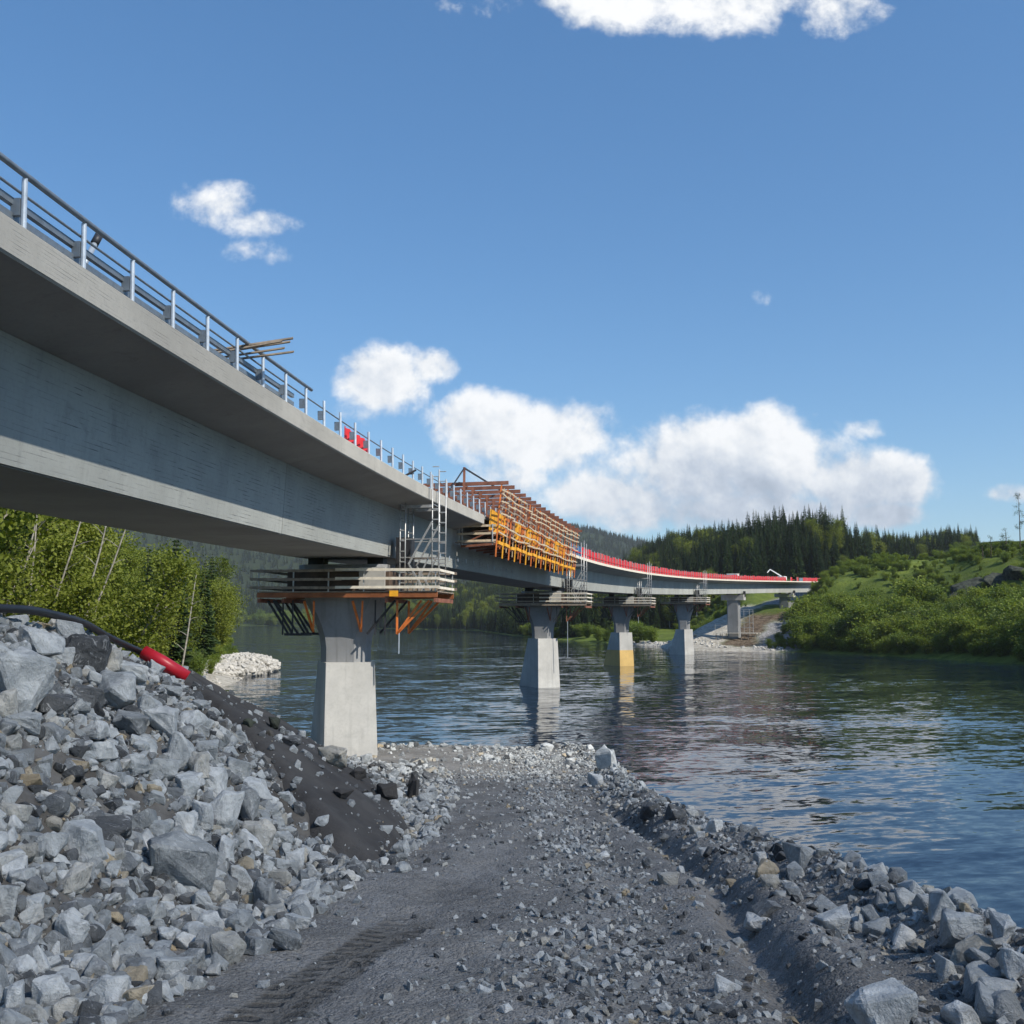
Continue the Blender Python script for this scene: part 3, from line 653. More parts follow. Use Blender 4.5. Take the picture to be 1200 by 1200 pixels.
# rubble too small to pick apart
def rubble_pts(n, fx, fy, rmin, rmax, p=3.0, mask=None):
    x, y = fx(n), fy(n); x = x(y) if callable(x) else x
    if mask is not None: k = rng.random(n) < mask(x, y); x, y = x[k], y[k]
    z = Hall(x, y); s = rmin + (rmax - rmin) * rng.random(len(x))**p
    return np.stack([x, y, z + s * .12], -1), s
P_, S_ = rubble_pts(64000, lambda n: (lambda y: toe_x(y) + .35 - rng.random(n)**1.15 * 6.0), lambda n: 4.0 + 36 * rng.random(n)**1.7, .018, .22, 4.2,
                    lambda x, y: np.clip(1 - soil_mask(x, y) * 1.02, .035, 1) * np.clip(.35 + 2.2 * (fbm(x / 1.1, y / 1.1, 3, 77) + .35), .12, 1) * (1 - .62 * sst(y, 17, 22)) * (abs(x / y) < .66))
scatter_mesh('small_rubble', P_, S_, MIDA, M['rubble'], pile)
# loose stone on the roadway and its outer shoulder
def rdx(n): return lambda y: -2.0 + rng.random(n) * 6.0
def rmask(x, y):
    r = rim_x(y); sh = np.exp(-((x - r + .3) / .75)**2); mid = np.exp(-((x - .55 - .01 * y) / .62)**2) * (.45 + 1.6 * np.clip(fbm(x / 1.3, y / 2.5, 3, 61) + .25, 0, 1))
    far = sst(y, 22, 34) * .6
    path = np.exp(-((x + 2.62 - .19 * y) / .42)**2) * (1 - sst(y, 12, 18))
    return np.clip((.10 + 1.0 * mid + .9 * sh + far * .4) * (1 - .93 * path), 0, 1) * (x < r + .7) * (abs(x / y) < .62)
P_, S_ = rubble_pts(70000, rdx, lambda n: 4.0 + 52 * rng.random(n)**2.1, .012, .085, 4.2, rmask)
tag(scatter_mesh('loose_gravel', P_, S_ * (1 + .02 * P_[:, 1]), PEBA, M['rubble'], None, (.4, .8)), 'loose crushed stone scattered over the gravel track', 'gravel')
P_, S_ = rubble_pts(3600, lambda n: (lambda y: rim_x(y) + .25 - abs(rng.normal(size=n)) * .75), lambda n: 4.0 + 50 * rng.random(n)**1.6, .04, .24, 4.2, lambda x, y: np.clip(.3 + 2 * (fbm(x / 2, y / 2, 3, 91) + .3), .1, 1) * (abs(x / y) < .64))
tag(scatter_mesh('shoulder_rubble', P_, S_, MIDA, M['rubble']), 'broken stone along the outer shoulder of the gravel track', 'rubble')
# rubble at the end of the causeway round the first pier
nn = 7000; x = rng.uniform(-16, 5, nn); y = rng.uniform(40, 61, nn); k = rng.random(nn) < np.clip(.15 + .5 * sst(y, 53, 57) + .6 * sst(-x, 6, 9), 0, 1); x, y = x[k], y[k]
s_ = .05 + .42 * rng.random(len(x))**6; P_ = np.stack([x, y, Hall(x, y) + s_ * .1], -1)
tag(scatter_mesh('tip_rubble', P_, s_, MIDA, M['rubble']), 'stones spread over the far tip of the causeway by the first pier', 'rubble')

# blocks standing apart from the bank: things of their own
lone = [(712,888,24,34,'tall white split rock at the tip of the causeway shoulder'),(698,915,22,20,'pale broken rock below the tall white split rock'),(763,949,30,20,'light angular rock on the shoulder beside a dark one'),
 (792,953,30,22,'dark angular rock on the shoulder at the waterline'),(838,968,26,22,'rounded pale rock alone on the shoulder above the water'),(940,1004,40,36,'pointed pyramid shaped rock on the river edge of the track'),
 (1131,1088,46,42,'upright rounded grey block at the river edge, left of its neighbour'),(1176,1092,34,42,'tall pale block at the right end of the river edge'),(1150,1116,70,20,'flat brownish slab lying under the two upright blocks'),
 (1192,1130,44,36,'pale block at the right picture edge below the flat slab'),(1165,1152,60,34,'broad grey block below the flat slab'),(1040,1182,80,48,'large white angular block at the bottom edge of the track shoulder'),
 (980,1082,42,30,'grey flat topped block in the middle of the shoulder'),(1030,1090,32,22,'wedge of grey rock right of the flat topped block'),(932,1046,26,17,'small wedge shaped stone on the shoulder below the pyramid rock'),
 (892,1079,40,20,'flat pale slab half buried in the track shoulder'),(1110,1136,26,32,'narrow leaning stone left of the broad grey block'),(1162,1180,56,40,'grey block at the bottom right corner'),(1130,1192,40,30,'stone wedged between the white block and the corner block'),
 (471,1018,20,13,'small lone grey stone at the foot of the soil heap'),(484,920,27,40,'upright pale boulder right of the dark earth clods'),(390,887,32,26,'tan slab leaning in front of the first pier'),(320,846,24,20,'black boulder left of the first pier'),
 (290,846,20,12,'pale stone left of the black boulder'),(375,963,18,11,'rounded cream coloured stone lying on the soil heap'),(355,968,12,9,'small stone left of the cream coloured stone on the soil'),(418,906,26,18,'dark earth clod beside the tan slab'),(452,926,28,26,'dark earth clod left of the upright pale boulder'),
 (400,930,26,16,'grey rock below the dark earth clods'),(500,975,18,12,'grey stone at the end of the rubble bank by the track'),(640,876,18,12,'pale stone at the far end of the track, touching the water'),(340,868,26,16,'dark rock against the left foot of the first pier'),(1075,1110,22,14,'low grey stone beside the flat brownish slab')]
for (px, py, w, h, lb) in lone:
    tn = .08 if 'dark' in lb else .86 if ('white' in lb or 'pale' in lb or 'cream' in lb) else .96 if ('tan' in lb or 'brown' in lb) else random.uniform(.45, .75)
    o = rock_px('boulder', px, py, w, h, None, sink=.28, tilt=.25, tone=tn)
    if o is None: continue
    tag(o, lb, 'rock' if 'clod' not in lb else 'clod', 'rocks lying apart from the rubble bank')
    if 'clod' in lb or 'black' in lb:
        me = o.data.copy(); me.materials.clear(); me.materials.append(M['crag'] if 'black' in lb else M['soil']); o.data = me; o.scale = [q * .8 for q in o.scale]

# hose with red sleeve lying over the bank
hp = [(-40, 712, 12.2), (0, 713, 12.6), (35, 715, 13.2), (70, 722, 14), (100, 731, 15), (130, 748, 16.2), (170, 766, 17.6)]
pts = [at(a, b, c) for a, b, c in hp]; sleeve = [at(168, 764, 17.3), at(190, 776, 17.3), at(219, 794, 17.4)]
hose = empty('drain_hose', pts[3], 'black hose over the top of the rubble bank ending in a red sleeve', 'hose')
sp = []
for i in range(len(pts) - 1):
    for k in range(4):
        p0, p1, p2, p3 = pts[max(i-1, 0)], pts[i], pts[i+1], pts[min(i+2, len(pts)-1)]; u = k / 4
        sp.append(.5 * ((2 * p1) + (p2 - p0) * u + (2 * p0 - 5 * p1 + 4 * p2 - p3) * u * u + (3 * p1 - p0 - 3 * p2 + p3) * u**3))
sp.append(pts[-1])
MB().tube(sp, .055, 10).build('hose', M['black'], hose, True)
MB().tube(sleeve, .115, 14).build('sleeve', M['redplastic'], hose, True)

# ------------------------------------------------------------------ the bridge
def loft_s(s0, s1, sec, step=2.0):
    """loft a cross-section [(off, z)] along the bridge from s0 to s1"""
    n = max(2, int(math.ceil((s1 - s0) / step)) + 1); mb = MB()
    mb.loft([[BR(s, o, z) for o, z in sec] for s in np.linspace(s0, s1, n)]); return mb
def arcpts(s0, s1, off, z, step=2.0):
    n = max(2, int(math.ceil((s1 - s0) / step)) + 1); return [BR(s, off, z) for s in np.linspace(s0, s1, n)]
EDGE_END, FORM_END = 51.0, 93.0
deck = empty('bridge', BR(-20, 0, -3.4), 'long concrete girder bridge curving right across the river', 'bridge')
joints = [-50, -22, 20, 86, 141, 198, 249, 305, END]
for a, b in zip(joints[:-1], joints[1:]):
    g = .025
    sec = [(-2.42, -.93), (-2.28, -3.42), (2.28, -3.42), (2.42, -.93)]
    o = loft_s(a + g, b - g, sec).build('girder_segment', M['web'], deck)
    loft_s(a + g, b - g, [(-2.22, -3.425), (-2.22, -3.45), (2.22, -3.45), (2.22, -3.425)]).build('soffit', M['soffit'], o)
for a, b in zip([-50, -22, 20], [-22, 20, EDGE_END]):
    g = .006
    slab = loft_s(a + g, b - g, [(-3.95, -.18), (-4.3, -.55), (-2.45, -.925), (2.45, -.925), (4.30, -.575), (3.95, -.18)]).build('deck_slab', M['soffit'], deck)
    loft_s(a + g, b - g, [(3.955, -.16), (4.305, -.60), (4.36, -.62), (4.40, -.58), (4.40, -.025), (4.375, 0), (3.955, .02)], 1.0).build('edge_beam', M['edge'], deck)
    loft_s(a + g, b - g, [(-3.955, .02), (-4.40, 0), (-4.40, -.60), (-4.305, -.60), (-3.955, -.16)], 2.0).build('edge_beam', M['edge'], deck)
for a, b in zip([EDGE_END, 86, 141, 198, 249, 305], [86, 141, 198, 249, 305, END]):
    g = .006
    loft_s(a + g, b - g, [(-4.3, -.02), (-4.3, -.22), (-2.45, -.925), (2.45, -.925), (4.30, -.22), (4.30, -.02)]).build('deck_slab', M['web'], deck)
    if a > 80: loft_s(a + g, b - g, [(4.302, -.28), (4.40, -.28), (4.40, .02), (4.302, .02)]).build('edge_board', M['whiteboard'], deck)
# short rods left standing out of the girder flank
for s in np.arange(47, 74, 2.6):
    MB().box(BR(s, 2.42, -2.85), (.06, .06, .30), -head(s)).build('bracket_rod', M['galv'], deck)
MB().box(BR(END + .3, 0, -1.75), (8.4, .5, 3.3), -head(END)).build('end_diaphragm', M['pier'], deck)

def block_ring(c, e, n, w0, w1, f, b, z):
    """quad ring: e = across, n = front normal; front offset f, back offset b"""
    return [Vector((*(c + n * f - e * w0), z)), Vector((*(c + n * f + e * w1), z)), Vector((*(c - n * b + e * w1), z)), Vector((*(c - n * b - e * w0), z))]
PHI = [19, 24, 26, 33]
pier_lab = ['concrete bridge pier standing on the stony tip of the causeway, nearest the camera', 'pale concrete pier standing in the river below the orange formwork', 'concrete pier in the river with an ochre painted base', 'grey concrete pier in the river close to the far gravel beach']
def octo(s, hw, hd, ch, z):
    P = [(-hw + ch, -hd), (hw - ch, -hd), (hw, -hd + ch), (hw, hd - ch), (hw - ch, hd), (-hw + ch, hd), (-hw, hd - ch), (-hw, -hd + ch)]
    out = []
    for o, a in P:
        q = BR(s, o, 0); th = head(s); out.append(Vector((q.x + a * math.sin(th), q.y + a * math.cos(th), z)))
    return out
def pier_head(s, top, root, z0):
    """flared column, head and bearings between z0 and the girder soffit"""
    H = top - z0; prof = [(0, 1.12), (.14, 1.13), (.24, 1.20), (.34, 1.36), (.44, 1.58), (.54, 1.82), (.64, 2.04), (.74, 2.22), (.80, 2.28), (.93, 2.28)]
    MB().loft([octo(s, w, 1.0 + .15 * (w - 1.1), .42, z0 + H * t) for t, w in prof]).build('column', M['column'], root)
    for o in (-1.55, 1.55):
        q = BR(s, o, 0); MB().box((q.x, q.y, z0 + H * .93 + H * .035), (.8, .8, H * .07), -head(s)).build('bearing', M['dark'], root)
for i, s in enumerate(PIERS[:4]):
    c3 = BR(s, 0, 0); top = c3.z - 3.45
    root = empty('bridge_pier', (c3.x, c3.y, 0), pier_lab[i], 'bridge pier', 'piers of the bridge')
    ph = R(PHI[i]); n = Vector((math.sin(ph), -math.cos(ph))); e = Vector((math.cos(ph), math.sin(ph))); c = Vector((c3.x, c3.y)); zt, zb = 5.4, -2.0
    def ring(z):
        k = (zt - z) / (zt - 0.0)
        return block_ring(c, e, n, 1.2 + .05 * k, 1.2 + .22 * k, 1.3 + .15 * k, 1.35 + 2.35 * k, z)
    if i == 2:
        MB().loft([ring(z) for z in (zb, 2.55)]).build('painted_base', M['ochre'], root)
        MB().loft([ring(z) for z in (2.55, zt)]).build('pier_base', M['pier'], root)
    else: MB().loft([ring(z) for z in (zb, zt)]).build('pier_base', M['pier'], root)
    pier_head(s, top, root, zt)
    # black formwork box left on the end of the pier head
    q = BR(s, 3.0, 0); MB().box((q.x, q.y, top + .25), (.75, .9, 1.5), -head(s)).build('side_stop', M['dark'], root)
lab56 = ['land pier wrapped in scaffold on the far bank above the gravel beach', 'short land pier beside the far end of the bridge']
for i, s in enumerate(PIERS[4:]):
    c3 = BR(s, 0, 0); top = c3.z - 3.45; g = terr(c3.x, c3.y)
    root = empty('bridge_pier', (c3.x, c3.y, g), lab56[i], 'bridge pier', 'piers of the bridge')
    zt = top - (1.7 if i == 0 else 1.4)
    MB().loft([octo(s, 1.6, .95, .3, z) for z in (g - 1.5, zt)]).build('column', M['column'], root)
    MB().loft([octo(s, w, 1.1, .1, z) for w, z in ((3.0, zt), (3.0, top - .25))]).build('pier_cap', M['pier'], root)
    for o in (-1.55, 1.55): MB().box(BR(s, o, -3.57), (.7, .7, .25), -head(s)).build('bearing', M['dark'], root)
    q = BR(s, 2.9, 0); MB().box((q.x, q.y, top - .1), (.5, .9, 1.5), -head(s)).build('side_stop', M['dark'], root)

# ---- railing along the near edge
rail = empty('bridge_railing', BR(-10, 4.15, 0), 'galvanised steel railing along the near edge of the bridge deck', 'railing')
pm = None
def post_mesh():
    mb = MB(); mb.loft([[(.05 * math.cos(a), .045 * math.sin(a), z) for a in np.linspace(0, 2 * math.pi, 11)[:-1]] for z in (.0, 1.0)])
    mb.box((0, 0, .012), (.26, .26, .025)); return mb.mesh('post')
pmesh = post_mesh(); bmesh_ = MB().box((-.13, 0, .50), (.16, .10, .30)).mesh('bracket')
pmesh.materials.append(M['galv']); bmesh_.materials.append(M['railtube'])
for k in range(-9, 36):
    s = .68 + 2.0 * k
    if s < -20: continue
    P = BR(s, 4.15, 0)
    def addp(nm, me, par, inv):
        o = bpy.data.objects.new(nm, me); COL.objects.link(o); o.parent = par; o.matrix_parent_inverse = inv; return o
    o = addp('post', pmesh, rail, Matrix.Translation(-rail.location)); o.location = P; o.rotation_euler = (0, R(-1.2), -head(s))
    b = addp('bracket', bmesh_, o, Matrix.Identity(4))
MB().tube(arcpts(-20, 17.2, 4.15, 1.05), .055, 10).build('top_rail', M['railtube'], rail, True)
MB().tube(arcpts(-20, 49, 4.06, .76), .026, 8).build('thin_rail', M['railtube'], rail, True)
for z in (.34, .60): MB().loft([[BR(s, 3.92 + a, z + b) for a, b in ((-.05, -.06), (.05, -.06), (.05, .06), (-.05, .06))] for s in np.arange(-20, 17.3, 2)]).build('guard_rail', M['railtube'], rail)
# far-side railing
rail2 = empty('bridge_railing', BR(-10, -4.15, 0), 'railing on the far side of the bridge deck, barely showing behind the near one', 'railing')
for k in range(-6, 26):
    P = BR(2.0 * k, -4.15, 0); o = bpy.data.objects.new('post', pmesh); COL.objects.link(o); o.parent = rail2; o.matrix_parent_inverse = Matrix.Translation(-rail2.location); o.location = P; o.rotation_euler = (0, 0, math.pi - head(2.0 * k))
for z in (.35, .62, 1.05): MB().tube(arcpts(-14, 50, -4.05, z), .05, 8).build('rail', M['railtube'], rail2, True)

# ---- things lying on the deck behind the railing
bl = [(-.05, .92, .0), (.06, 1.0, .1), (.14, .90, -.15), (.0, 1.04, .25), (.2, .84, .05)]
for i, (ds, z, ex) in enumerate(bl):
    a = BR(11.0 + ds * 2, 3.1, z - .30); b = BR(11.9 + ds * 3.4, 5.0 + ex * 1.0, z + .26)
    MB().bar(a, b, .13, .04).build('board', M['oldtimber'])
    tag(bpy.context.scene.objects[-1] if False else COL.objects[-1], 'long rough timber board jutting out over the bridge railing', 'board', 'boards jutting over the railing')
for i, (s, off, z, L, hgt, mat, lb) in enumerate([(-1.2, 2.9, .5, 2.6, .34, 'oldtimber', 'stack of tan formwork timber on the deck at the left picture edge'), (4.5, 3.0, .55, 4.4, .30, 'dark', 'long dark steel formwork section lying behind the railing'), (8.2, 3.0, .48, 2.6, .30, 'dark', 'dark bundle of formwork steel right of the propped pipe'), (15.6, 3.1, .50, 2.2, .26, 'dark', 'dark bundle of steel just right of the jutting boards')]):
    st = empty('material_stack', BR(s, off, 0), lb, 'stack', 'building material on the bridge deck')
    for k in range(4):
        zz = -.1 + (z + .12) * k / 3
        MB().bar(BR(s - L / 2, off + .1 * (k % 2), zz + .05), BR(s + L / 2, off + .1 * (k % 2), zz + .05), .5, .12).build('beam', M[mat], st)
    for k in range(int(L / .45)): MB().bar(BR(s - L / 2 + .2 + .45 * k, off + .32, -.15), BR(s - L / 2 + .2 + .45 * k, off + .32, z), .07, .07).build('upright', M['galv' if mat == 'dark' else mat], st)
pp = empty('propped_pipe', BR(4.15, 3.4, 0), 'short steel pipe propped up behind the third railing post', 'pipe')
MB().tube([BR(3.6, 3.5, .2), BR(4.35, 3.5, 1.32)], .06, 10).build('tube', M['galv'], pp, True)
MB().tube([BR(4.27, 3.5, 1.22), BR(4.47, 3.5, 1.5)], .085, 10).build('coupling', M['dark'], pp, True)
tp = empty('red_sheet', BR(23.5, 3.6, 0), 'red tarpaulin hung behind the railing posts near the middle of the deck', 'tarpaulin')
for a, b in ((22.5, 23.9), (24.1, 26.3)):
    mb = MB(); mb.loft([[BR(s, 3.75 + .05 * math.sin(s * 9), z) for z in (.02, .85)] + [BR(s, 3.72 + .05 * math.sin(s * 9), z) for z in (.85, .02)] for s in np.arange(a, b, .1)]); mb.build('sheet', M['red'], tp)
mb = MB().tube([BR(32.2, 3.4, 0), BR(32.6, 4.3, .55)], .05, 8); o = mb.build('prop_tube', M['dark']); tag(o, 'dark tube leaning on the railing past the red tarpaulin', 'tube')

# ---- work platforms on the piers
plat_lab = ['timber work platform round the head of the nearest pier', 'pale boarded work platform on the second pier below the orange formwork', 'work platform on the head of the pier with the ochre base', 'work platform on the head of the last river pier']
tow_lab = ['aluminium scaffold tower between the nearest pier platform and the deck edge', 'scaffold tower right of the orange formwork on the second pier', 'scaffold tower rising past the red fence at the ochre based pier', 'scaffold tower at the last river pier']
def platform(i, s):
    zt = zd(s) - 3.45; zp = zt - 1.75 - zd(s); hd = 2.1; L, Rr = (-3.95, 5.1) if i == 0 else (-4.6, 5.3)
    f = math.cos(head(s)); 
    def Pp(o, a, z): q = BR(s, o, z); th = head(s); return Vector((q.x + a * math.sin(th), q.y + a * math.cos(th), q.z))
    root = empty('pier_platform', Pp(0, -hd, zp), plat_lab[i], 'platform', 'work platforms on the piers')
    for a in np.arange(-hd + .12, hd, .25):                                   # deck boards along the bridge's width
        if abs(a) < 1.25:
            MB().bar(Pp(L, a, zp), Pp(-2.4, a, zp), .23, .05).build('deck_board', M['oldtimber'], root); MB().bar(Pp(2.4, a, zp), Pp(Rr, a, zp), .23, .05).build('deck_board', M['oldtimber'], root)
        else: MB().bar(Pp(L, a, zp), Pp(Rr, a, zp), .23, .05).build('deck_board', M['oldtimber'], root)
    for a in (-hd + .1, hd - .1): MB().bar(Pp(L, a, zp - .16), Pp(Rr, a, zp - .16), .12, .24).build('edge_beam', M['orangedark' if i == 0 else 'oldtimber'], root)
    for o in (L + .1, -2.6, 2.6, Rr - .1): MB().bar(Pp(o, -hd, zp - .42), Pp(o, hd, zp - .42), .12, .2).build('cross_beam', M['rust'], root)
    # triangular brackets under the platform
    for o0, mat in ((-1.35, 'orange'), (1.1, 'orange')):
        for k in (-1, 1):
            MB().bar(Pp(o0 + .25 * k, -hd + .25, zp - .45), Pp(o0, -1.15, zp - 1.95), .09, .09).build('bracket_strut', M[mat if i == 0 else 'rust'], root)
    for o0, o1, mat in ((L + .35, -2.5, 'dark'), (-3.3, -2.3, 'dark'), (-3.2, -2.0, 'dark'), (4.6, 3.0, 'orange'), (4.2, 3.0, 'orange'), (3.0, 3.0, 'orange'), (2.9, 1.5, 'dark')):
        for a in (-1.5, .9): MB().bar(Pp(o0, a, zp - .42), Pp(o1, a, zp - 2.05), .1, .1).build('bracket_strut', M[mat if i == 0 else ('rust' if mat == 'orange' else 'dark')], root)
    for o0 in (-2.8, -2.3, 2.4, 1.9):
        MB().bar(Pp(o0, -1.5, zp - .4), Pp(o0, -1.5, zp - 2.1), .07, .07).build('hanger', M['dark'], root)
    for a in (-1.5, .9): MB().bar(Pp(-2.7, a, zp - 2.08), Pp(-1.3, a, zp - 2.08), .1, .12).build('waler', M['dark'], root)
    MB().tube([Pp(3.1, -1.5, zp - 2.0), Pp(3.1, -1.5, zp - (3.0 if i != 1 else 6.0))], .03, 6).build('hanging_rope', M['galv'], root)
    # plywood box round the bearings
    MB().loft([octo(s, w, hd - .55, .05, z) for w, z in ((2.62, zt - 1.70), (2.62, zt - .75))], cap=False).build('form_box', M['darkwood'], root)
    # railings: posts and three boards per side
    xs_ = np.linspace(L + .08, Rr - .08, 6)
    for a in (-hd + .02, hd - .02):
        for o in xs_: MB().bar(Pp(o, a, zp), Pp(o, a, zp + 1.12), .06, .06).build('post', M['scaff'], root)
        for z in ((.2, .62, 1.05)):
            for (o0, o1, mt) in ((L - .35, .35, 'oldtimber'), (.05, Rr + .15, 'whiteboard')):  # dark timber left, pale timber right: shade and sunlight put into the board colour
                jz = random.uniform(-.03, .03); aa = a - (.06 if a < 0 else -.06) - (.03 if o0 > 0 else 0)
                MB().bar(Pp(o0, aa, zp + z + jz), Pp(o1, aa, zp + z + random.uniform(-.03, .03)), .035, .13).build('guard_board', M[mt if a < 0 else 'oldtimber'], root)
    for o in (L, Rr):
        for z in (.2, .62, 1.05): MB().bar(Pp(o, -hd, zp + z), Pp(o, hd, zp + z), .035, .12).build('guard_board', M['whiteboard' if o > 0 else 'oldtimber'], root)  # end boards likewise: sunlit end given pale timber, shaded end dark timber
    if i in (0, 1, 2, 3): MB().box(Pp(1.75, -hd + .5, zp + .65), (1.3, .15, 1.1), -head(s)).build('pale_panel', M['pier'], root)
    if i == 0: MB().box(Pp(3.0, -hd - .12, zp - .1), (.42, .04, .28), -head(s)).build('yellow_sign', M['yellow'], root)
    # scaffold stair tower at the right end
    tw = empty('scaffold_tower', Pp(4.4, 0, zp + .03), tow_lab[i], 'scaffold', 'scaffold towers from pier platforms to deck')
    o0, o1, o2 = 3.0, 4.62, 4.95; a0, a1 = -1.1, .6; ztop = .6 if i == 0 else 1.5
    for a in (a0, a1):
        for o, zt_ in ((o0, -.80), (o0 + .26, -.78), (o1, ztop if a < 0 else ztop - .7), (o2, ztop + .25 if a < 0 else ztop)): MB().tube([Pp(o, a, zp + .03), Pp(o, a, zt_)], .034, 8).build('standard', M['scaff'], tw, True)
        zz = zp + .45
        while zz < -.7:
            MB().bar(Pp(o0, a, zz), Pp(o0 + .26, a, zz), .09, .05).build('coupler', M['scaff'], tw); MB().bar(Pp(o1, a, zz), Pp(o2, a, zz), .09, .06).build('coupler', M['scaff'], tw)
            zz += .52
        for z in (zp + 1.7, zp + 2.6): MB().tube([Pp(o0, a, z), Pp(o2, a, z)], .024, 6).build('ledger', M['scaff'], tw)
        MB().bar(Pp(o0 + .2, a, -.98), Pp(o1, a, -.96), .06, .14).build('ledger', M['scaff'], tw)
        for k in range(2): MB().tube([Pp(o1, a, .5 + .5 * k), Pp(o2, a, .5 + .5 * k)], .024, 6).build('ledger', M['scaff'], tw)
        MB().bar(Pp(o0 + .45, a - .05, zp + 1.35), Pp(o1, a - .05, -1.75), .06, .09).build('diagonal_brace', M['scaff'], tw)
        MB().bar(Pp(o0 + .45, a + .05, zp + 1.35), Pp(o0 + 1.25, a + .05, zp + .05), .05, .08).build('diagonal_brace', M['scaff'], tw)
        MB().bar(Pp(o0 + 1.6, a + .08, zp + 2.1), Pp(o0 + .7, a + .08, zp + .1), .05, .07).build('diagonal_brace', M['scaff'], tw)
    for z in (zp + 1.7, zp + 2.6, -.85):
        for o in (o0, o1): MB().tube([Pp(o, a0, z), Pp(o, a1, z)], .024, 6).build('ledger', M['scaff'], tw)
    MB().bar(Pp(o0 + .3, -.2, zp + 1.72), Pp(o1 - .1, -.2, zp + 1.72), .6, .05).build('landing', M['oldtimber'], tw)
for i, s in enumerate(PIERS[:4]): platform(i, s)

# ---- the orange edge formwork hanging along the deck
fw = empty('edge_formwork', BR(72, 5.0, 0), 'orange and yellow steel formwork carriage hanging along the bridge edge', 'formwork')
st = np.linspace(EDGE_END + .6, FORM_END - .8, 17)
for k, s in enumerate(st):
    MB().bar(BR(s, -3.8, 2.05), BR(s, 5.9, 2.15), .16, .24).build('top_beam', M['rust'], fw)
    for o in (-3.2, 1.0, 3.5): MB().bar(BR(s, o, -.05), BR(s, o, 1.94), .14, .14).build('frame_post', M['rust'], fw)
    MB().bar(BR(s, 3.5, .2), BR(s, 1.1, 1.85), .09, .09).build('frame_brace', M['rust'], fw)
    MB().bar(BR(s, 5.45, 2.03), BR(s, 5.25, .15), .1, .12).build('hanger_rib', M['orange'], fw)
    MB().bar(BR(s, 5.25, .15), BR(s, 5.05, -2.7), .09, .13).build('hanger_rib', M['yellow' if k % 2 else 'orange'], fw)
    MB().bar(BR(s, 5.05, -1.85), BR(s, 2.75, -2.0), .10, .15).build('arm_beam', M['rust'], fw)
    MB().bar(BR(s, 5.0, -.9), BR(s, 3.1, -1.72), .08, .1).build('arm_brace', M['rust'], fw)
    if k < 16:
        s1 = st[k + 1]; sm = (s + s1) / 2
        MB().bar(BR(sm, 5.24, -.1), BR(sm, 5.1, -2.45 + random.uniform(0, .4)), .06, .09).build('panel_rib', M['timber' if k % 3 else 'orange'], fw)
        MB().bar(BR(sm, 5.42, 1.95), BR(sm, 5.24, .1), .05, .07).build('panel_rib', M['timber'], fw)
        q = MB().quad8([BR(s + .06, 4.62, -.95), BR(s1 - .06, 4.62, -.95), BR(s1 - .06, 4.58, -.95), BR(s + .06, 4.58, -.95), BR(s + .06, 4.72, .45), BR(s1 - .06, 4.72, .45), BR(s1 - .06, 4.68, .45), BR(s + .06, 4.68, .45)])
        q.build('form_panel', M[('yellow', 'yellow', 'orange', 'rust', 'yellow', 'orange')[k % 6]], fw)
        MB().quad8([BR(s + .06, 2.7, -1.12), BR(s1 - .06, 2.7, -1.12), BR(s1 - .06, 4.6, -.98), BR(s + .06, 4.6, -.98), BR(s + .06, 2.7, -1.04), BR(s1 - .06, 2.7, -1.04), BR(s1 - .06, 4.6, -.90), BR(s + .06, 4.6, -.90)]).build('form_panel', M['darkwood'], fw)
        MB().bar(BR(s + .35, 5.16, -1.78 + random.uniform(-.06, .06)), BR(s1 - .35, 5.16, -1.78), .10, .22).build('yellow_waler', M['yellow'], fw)
        for o in (3.4, 4.0, 4.6): MB().bar(BR(s + .02, o, -1.72), BR(s1 - .02, o, -1.72), .5, .05).build('walkway_board', M['darkwood'], fw)
        for z, o, mt in ((1.75, 5.56, 'timber'), (1.35, 5.52, 'timber'), (.95, 5.48, 'timber'), (.55, 5.44, 'oldtimber'), (.15, 5.40, 'timber'), (-.65, 5.32, 'timber'), (-1.15, 5.28, 'timber')):
            if random.random() < .13: continue
            MB().bar(BR(s - random.uniform(0, .5), o, z + random.uniform(-.10, .10)), BR(s1 + random.uniform(0, .5), o + .03 * random.random(), z + random.uniform(-.10, .10)), .04, .10).build('guard_board', M[mt], fw)
        for o in (-2.0, .5, 2.6): MB().bar(BR(s, o, 2.22), BR(s1, o, 2.22), .12, .1).build('top_waler', M['rust'], fw)
        for z in (.5, 1.1): MB().tube([BR(s, 3.42, z), BR(s1, 3.42, z)], .03, 6).build('tie_tube', M['rust'], fw)
for z in (-1.25, -.75, -1.72):   # end guard of the hanging walkway towards the camera
    MB().bar(BR(EDGE_END - .3, 2.7, z), BR(EDGE_END - .2, 5.2, z + .05), .05, .14).build('end_board', M['timber'], fw)
for o in (2.8, 3.0, 5.0): MB().bar(BR(EDGE_END - .25, o, -1.95), BR(EDGE_END - .25, o, -.6), .07, .07).build('end_post', M['scaff'], fw)
MB().bar(BR(EDGE_END - .2, 2.6, -1.8), BR(EDGE_END - .2, 5.1, -1.8), .9, .05).build('walkway_board', M['oldtimber'], fw)
MB().bar(BR(EDGE_END + .3, 3.0, 0), BR(EDGE_END + .3, 3.0, 3.2), .16, .16).build('mast', M['rust'], fw)
MB().bar(BR(EDGE_END + .3, 3.0, 3.15), BR(EDGE_END - 5.5, 3.0, .6), .07, .07).build('stay', M['dark'], fw)
MB().bar(BR(EDGE_END + .3, 3.0, 3.15), BR(EDGE_END + 14, 4.6, 2.2), .08, .1).build('stay', M['dark'], fw)
